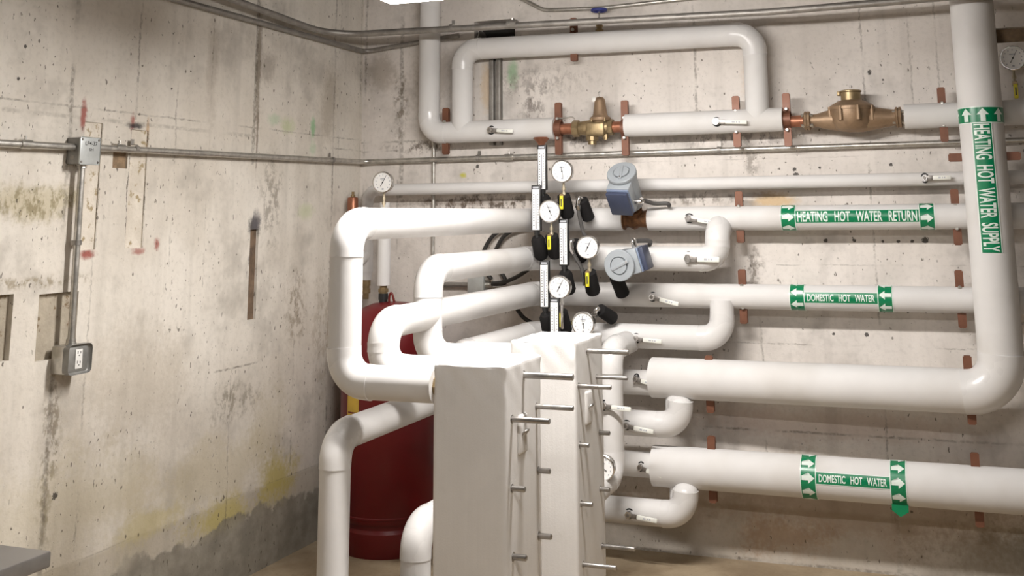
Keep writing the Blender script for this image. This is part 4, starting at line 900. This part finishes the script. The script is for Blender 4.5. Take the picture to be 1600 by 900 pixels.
# steel strut on the wall inside the loop
xs = X_(775, 140, -.02); t = thing('strut_channel', 'grey vertical steel strut channel on the wall inside the bypass loop', 'strut', (xs, 0, 1.97))
for a, b, nm in ((-.033, -.008, 'flange'), (.008, .030, 'flange')):
    bm = bmesh.new(); box(bm, (xs + a, -.04, 1.97), (xs + b, 0, 2.545), .002); part(t, nm, bm, 'galv_dull')
bm = bmesh.new(); box(bm, (xs - .032, -.012, 1.97), (xs + .03, 0, 2.545)); part(t, 'web', bm, 'galv_dull')
# pipe sleeve in the wall opening
bm = bmesh.new(); p = atY(742, 54, .02); lathe(bm, (p.x, .11, p.z), (0, -1, 0), [(0, .030), (.10, .030), (.10, .024), (.02, .023)], 24); single('wall_sleeve', 'end of a round pipe sleeve in the dark wall opening', 'sleeve', bm, 'galv_dull', (p.x, .06, p.z - .03))

# ------------------------------------------------------------------ red expansion tank
tx, ty, tr = .385, -.315, .252
t = thing('expansion_tank', 'large red upright expansion tank in the corner behind the white pipes', 'tank', (tx, ty, 0))
bm = bmesh.new(); lathe(bm, (tx, ty, .15), (0, 0, 1), [(0, tr * .955), (.02, tr), (.80, tr), (.86, tr * .985), (.93, tr * .90), (.98, tr * .70), (1.01, tr * .40), (1.018, .03)], 56); part(t, 'shell', bm, 'red_paint')
bm = bmesh.new(); lathe(bm, (tx, ty, 0), (0, 0, 1), [(0, tr * .93), (.012, tr * .95), (.11, tr * .95), (.125, tr * .90), (.155, tr * .90)], 56); part(t, 'skirt', bm, 'red_paint')
bm = bmesh.new(); lathe(bm, (tx, ty, .175), (0, 0, 1), [(0, tr * 1.0), (.003, tr * 1.012), (.009, tr * 1.012), (.012, tr * 1.0)], 56, cap=False); part(t, 'weld_bead', bm, 'red_paint')
cy_ = Cyl((tx, ty, 0), (1, 0, 0), (0, 0, 1), tr)
def on_tank(a0, a1, z0, z1, lift, mat, name, parent):
    bm = bmesh.new(); rows = []
    for i in range(7):
        a = a0 + (a1 - a0) * i / 6; rows.append([bm.verts.new((tx + (tr + l) * math.sin(a), ty - (tr + l) * math.cos(a), z)) for z, l in ((z0, 0), (z0, lift), (z1, lift), (z1, 0))])
    for x, y in zip(rows, rows[1:]):
        for j in range(3): bm.faces.new((x[j], x[j + 1], y[j + 1], y[j]))
    return part(parent, name, bm, mat, 40)
lb = on_tank(-.50, -.17, .60, .80, .001, 'label_yellow', 'warning_label', t)
lb['label'] = 'yellow warning label'
on_tank(-.49, -.18, .735, .738, .0016, 'label_red', 'printed_line', lb); on_tank(-.47, -.20, .655, .662, .0016, 'label_red', 'printed_line', lb)
bm = bmesh.new(); a = -.335; lathe(bm, (tx + tr * math.sin(a), ty - tr * math.cos(a), .76), (math.sin(a), -math.cos(a), 0), [(-.004, .024), (.0022, .024)], 20); part(lb, 'printed_disc', bm, 'label_red')
# tank charging pipe with fittings
xc_ = X_(600, 400, ty); z0_, z1_ = atY(600, 446, ty).z, atY(600, 330, ty).z
t = pipe('narrow white insulated pipe standing on the red tank under the corner gauge', [(xc_, ty, z0_), (xc_, ty, z1_)], r=.034, R=.05)
bm = bmesh.new(); lathe(bm, (xc_, ty, z1_ - .005), (0, 0, 1), [(0, .026), (.05, .026)], 20); part(t, 'insulated_neck', bm, 'jacket')
bm = bmesh.new(); lathe(bm, (xc_, ty, z0_ - .045), (0, 0, 1), [(0, .022), (.012, .022), (.012, .027), (.03, .027), (.03, .020), (.05, .020)], 8); part(t, 'brass_union', bm, 'brass', 20)
bm = bmesh.new(); lathe(bm, (xc_, ty, 1.155), (0, 0, 1), [(0, .022), (z0_ - 1.155 - .07, .022), (z0_ - 1.155 - .07, .025), (z0_ - 1.155 - .04, .025)], 14); part(t, 'black_coupling', bm, 'plastic_black')
bm = bmesh.new(); q = [(xc_ + .045, ty - .02, 1.15), (xc_ + .052, ty - .03, 1.20), (xc_ + .066, ty - .03, 1.21), (xc_ + .08, ty - .02, 1.15)]; tube(bm, smooth_pts(q, 6), .006, 8); single('hose_loop', 'small dark red hose loop on top of the red tank', 'hose', bm, 'label_red', (xc_ + .045, ty - .02, 1.15))
# fittings at the foot of the thin pipe, copper air chamber in the corner
bm = bmesh.new(); lathe(bm, (.10, -.09, 1.16), (0, 0, 1), [(0, .016), (.03, .016), (.03, .024), (.055, .024), (.055, .019), (.07, .019), (.07, .024), (.105, .024)], 10); part(p_small, 'brass_fitting', bm, 'brass', 25)
bm = bmesh.new(); lathe(bm, (.10, -.09, 1.30), (0, 0, 1), [(0, .036), (.16, .036)], 28); part(p_small, 'thick_sleeve', bm, 'jacket')
bm = bmesh.new(); tube(bm, smooth_pts([(.10, -.09, 1.40), (.10, -.14, 1.375), (.09, -.19, 1.36)], 6), .03, 20); part(p_small, 'branch_cover', bm, 'pvc')
p = atY(551, 331, -.2); t = thing('air_chamber', 'small copper water hammer arrestor with brass cap in the corner', 'arrestor', (p.x, p.y, p.z - .12))
bm = bmesh.new(); lathe(bm, (p.x, p.y, p.z - .12), (0, 0, 1), [(0, .012), (.05, .012), (.058, .027), (.06, .029), (.192, .029), (.197, .026), (.2, .012)], 22); part(t, 'body', bm, 'copper')
bm = bmesh.new(); lathe(bm, (p.x, p.y, p.z + .078), (0, 0, 1), [(0, .013), (.012, .013), (.012, .008), (.03, .008)], 8); part(t, 'cap', bm, 'brass', 20)
bm = bmesh.new(); tube(bm, curve_pts([(p.x, p.y, p.z - .11), (p.x, p.y, p.z - .20), (.10, -.10, p.z - .21)], .03), .012, 12); part(t, 'feed_pipe', bm, 'copper')

# ------------------------------------------------------------------ steel bench in the left foreground
t = thing('steel_bench', 'grey steel workbench corner in the left foreground', 'bench', (.5, -3.8, 0))
bm = bmesh.new(); box(bm, (.04, -4.5, .762), (.975, -3.147, .80), .004); part(t, 'top', bm, 'steel_top')
bm = bmesh.new(); box(bm, (.10, -4.44, .70), (.93, -3.20, .762), .004); part(t, 'apron', bm, 'galv_dull')
for xx in (.10, .87):
    for yy in (-4.42, -3.27):
        bm = bmesh.new(); box(bm, (xx, yy, 0), (xx + .05, yy + .05, .70), .004); part(t, 'leg', bm, 'galv_dull')
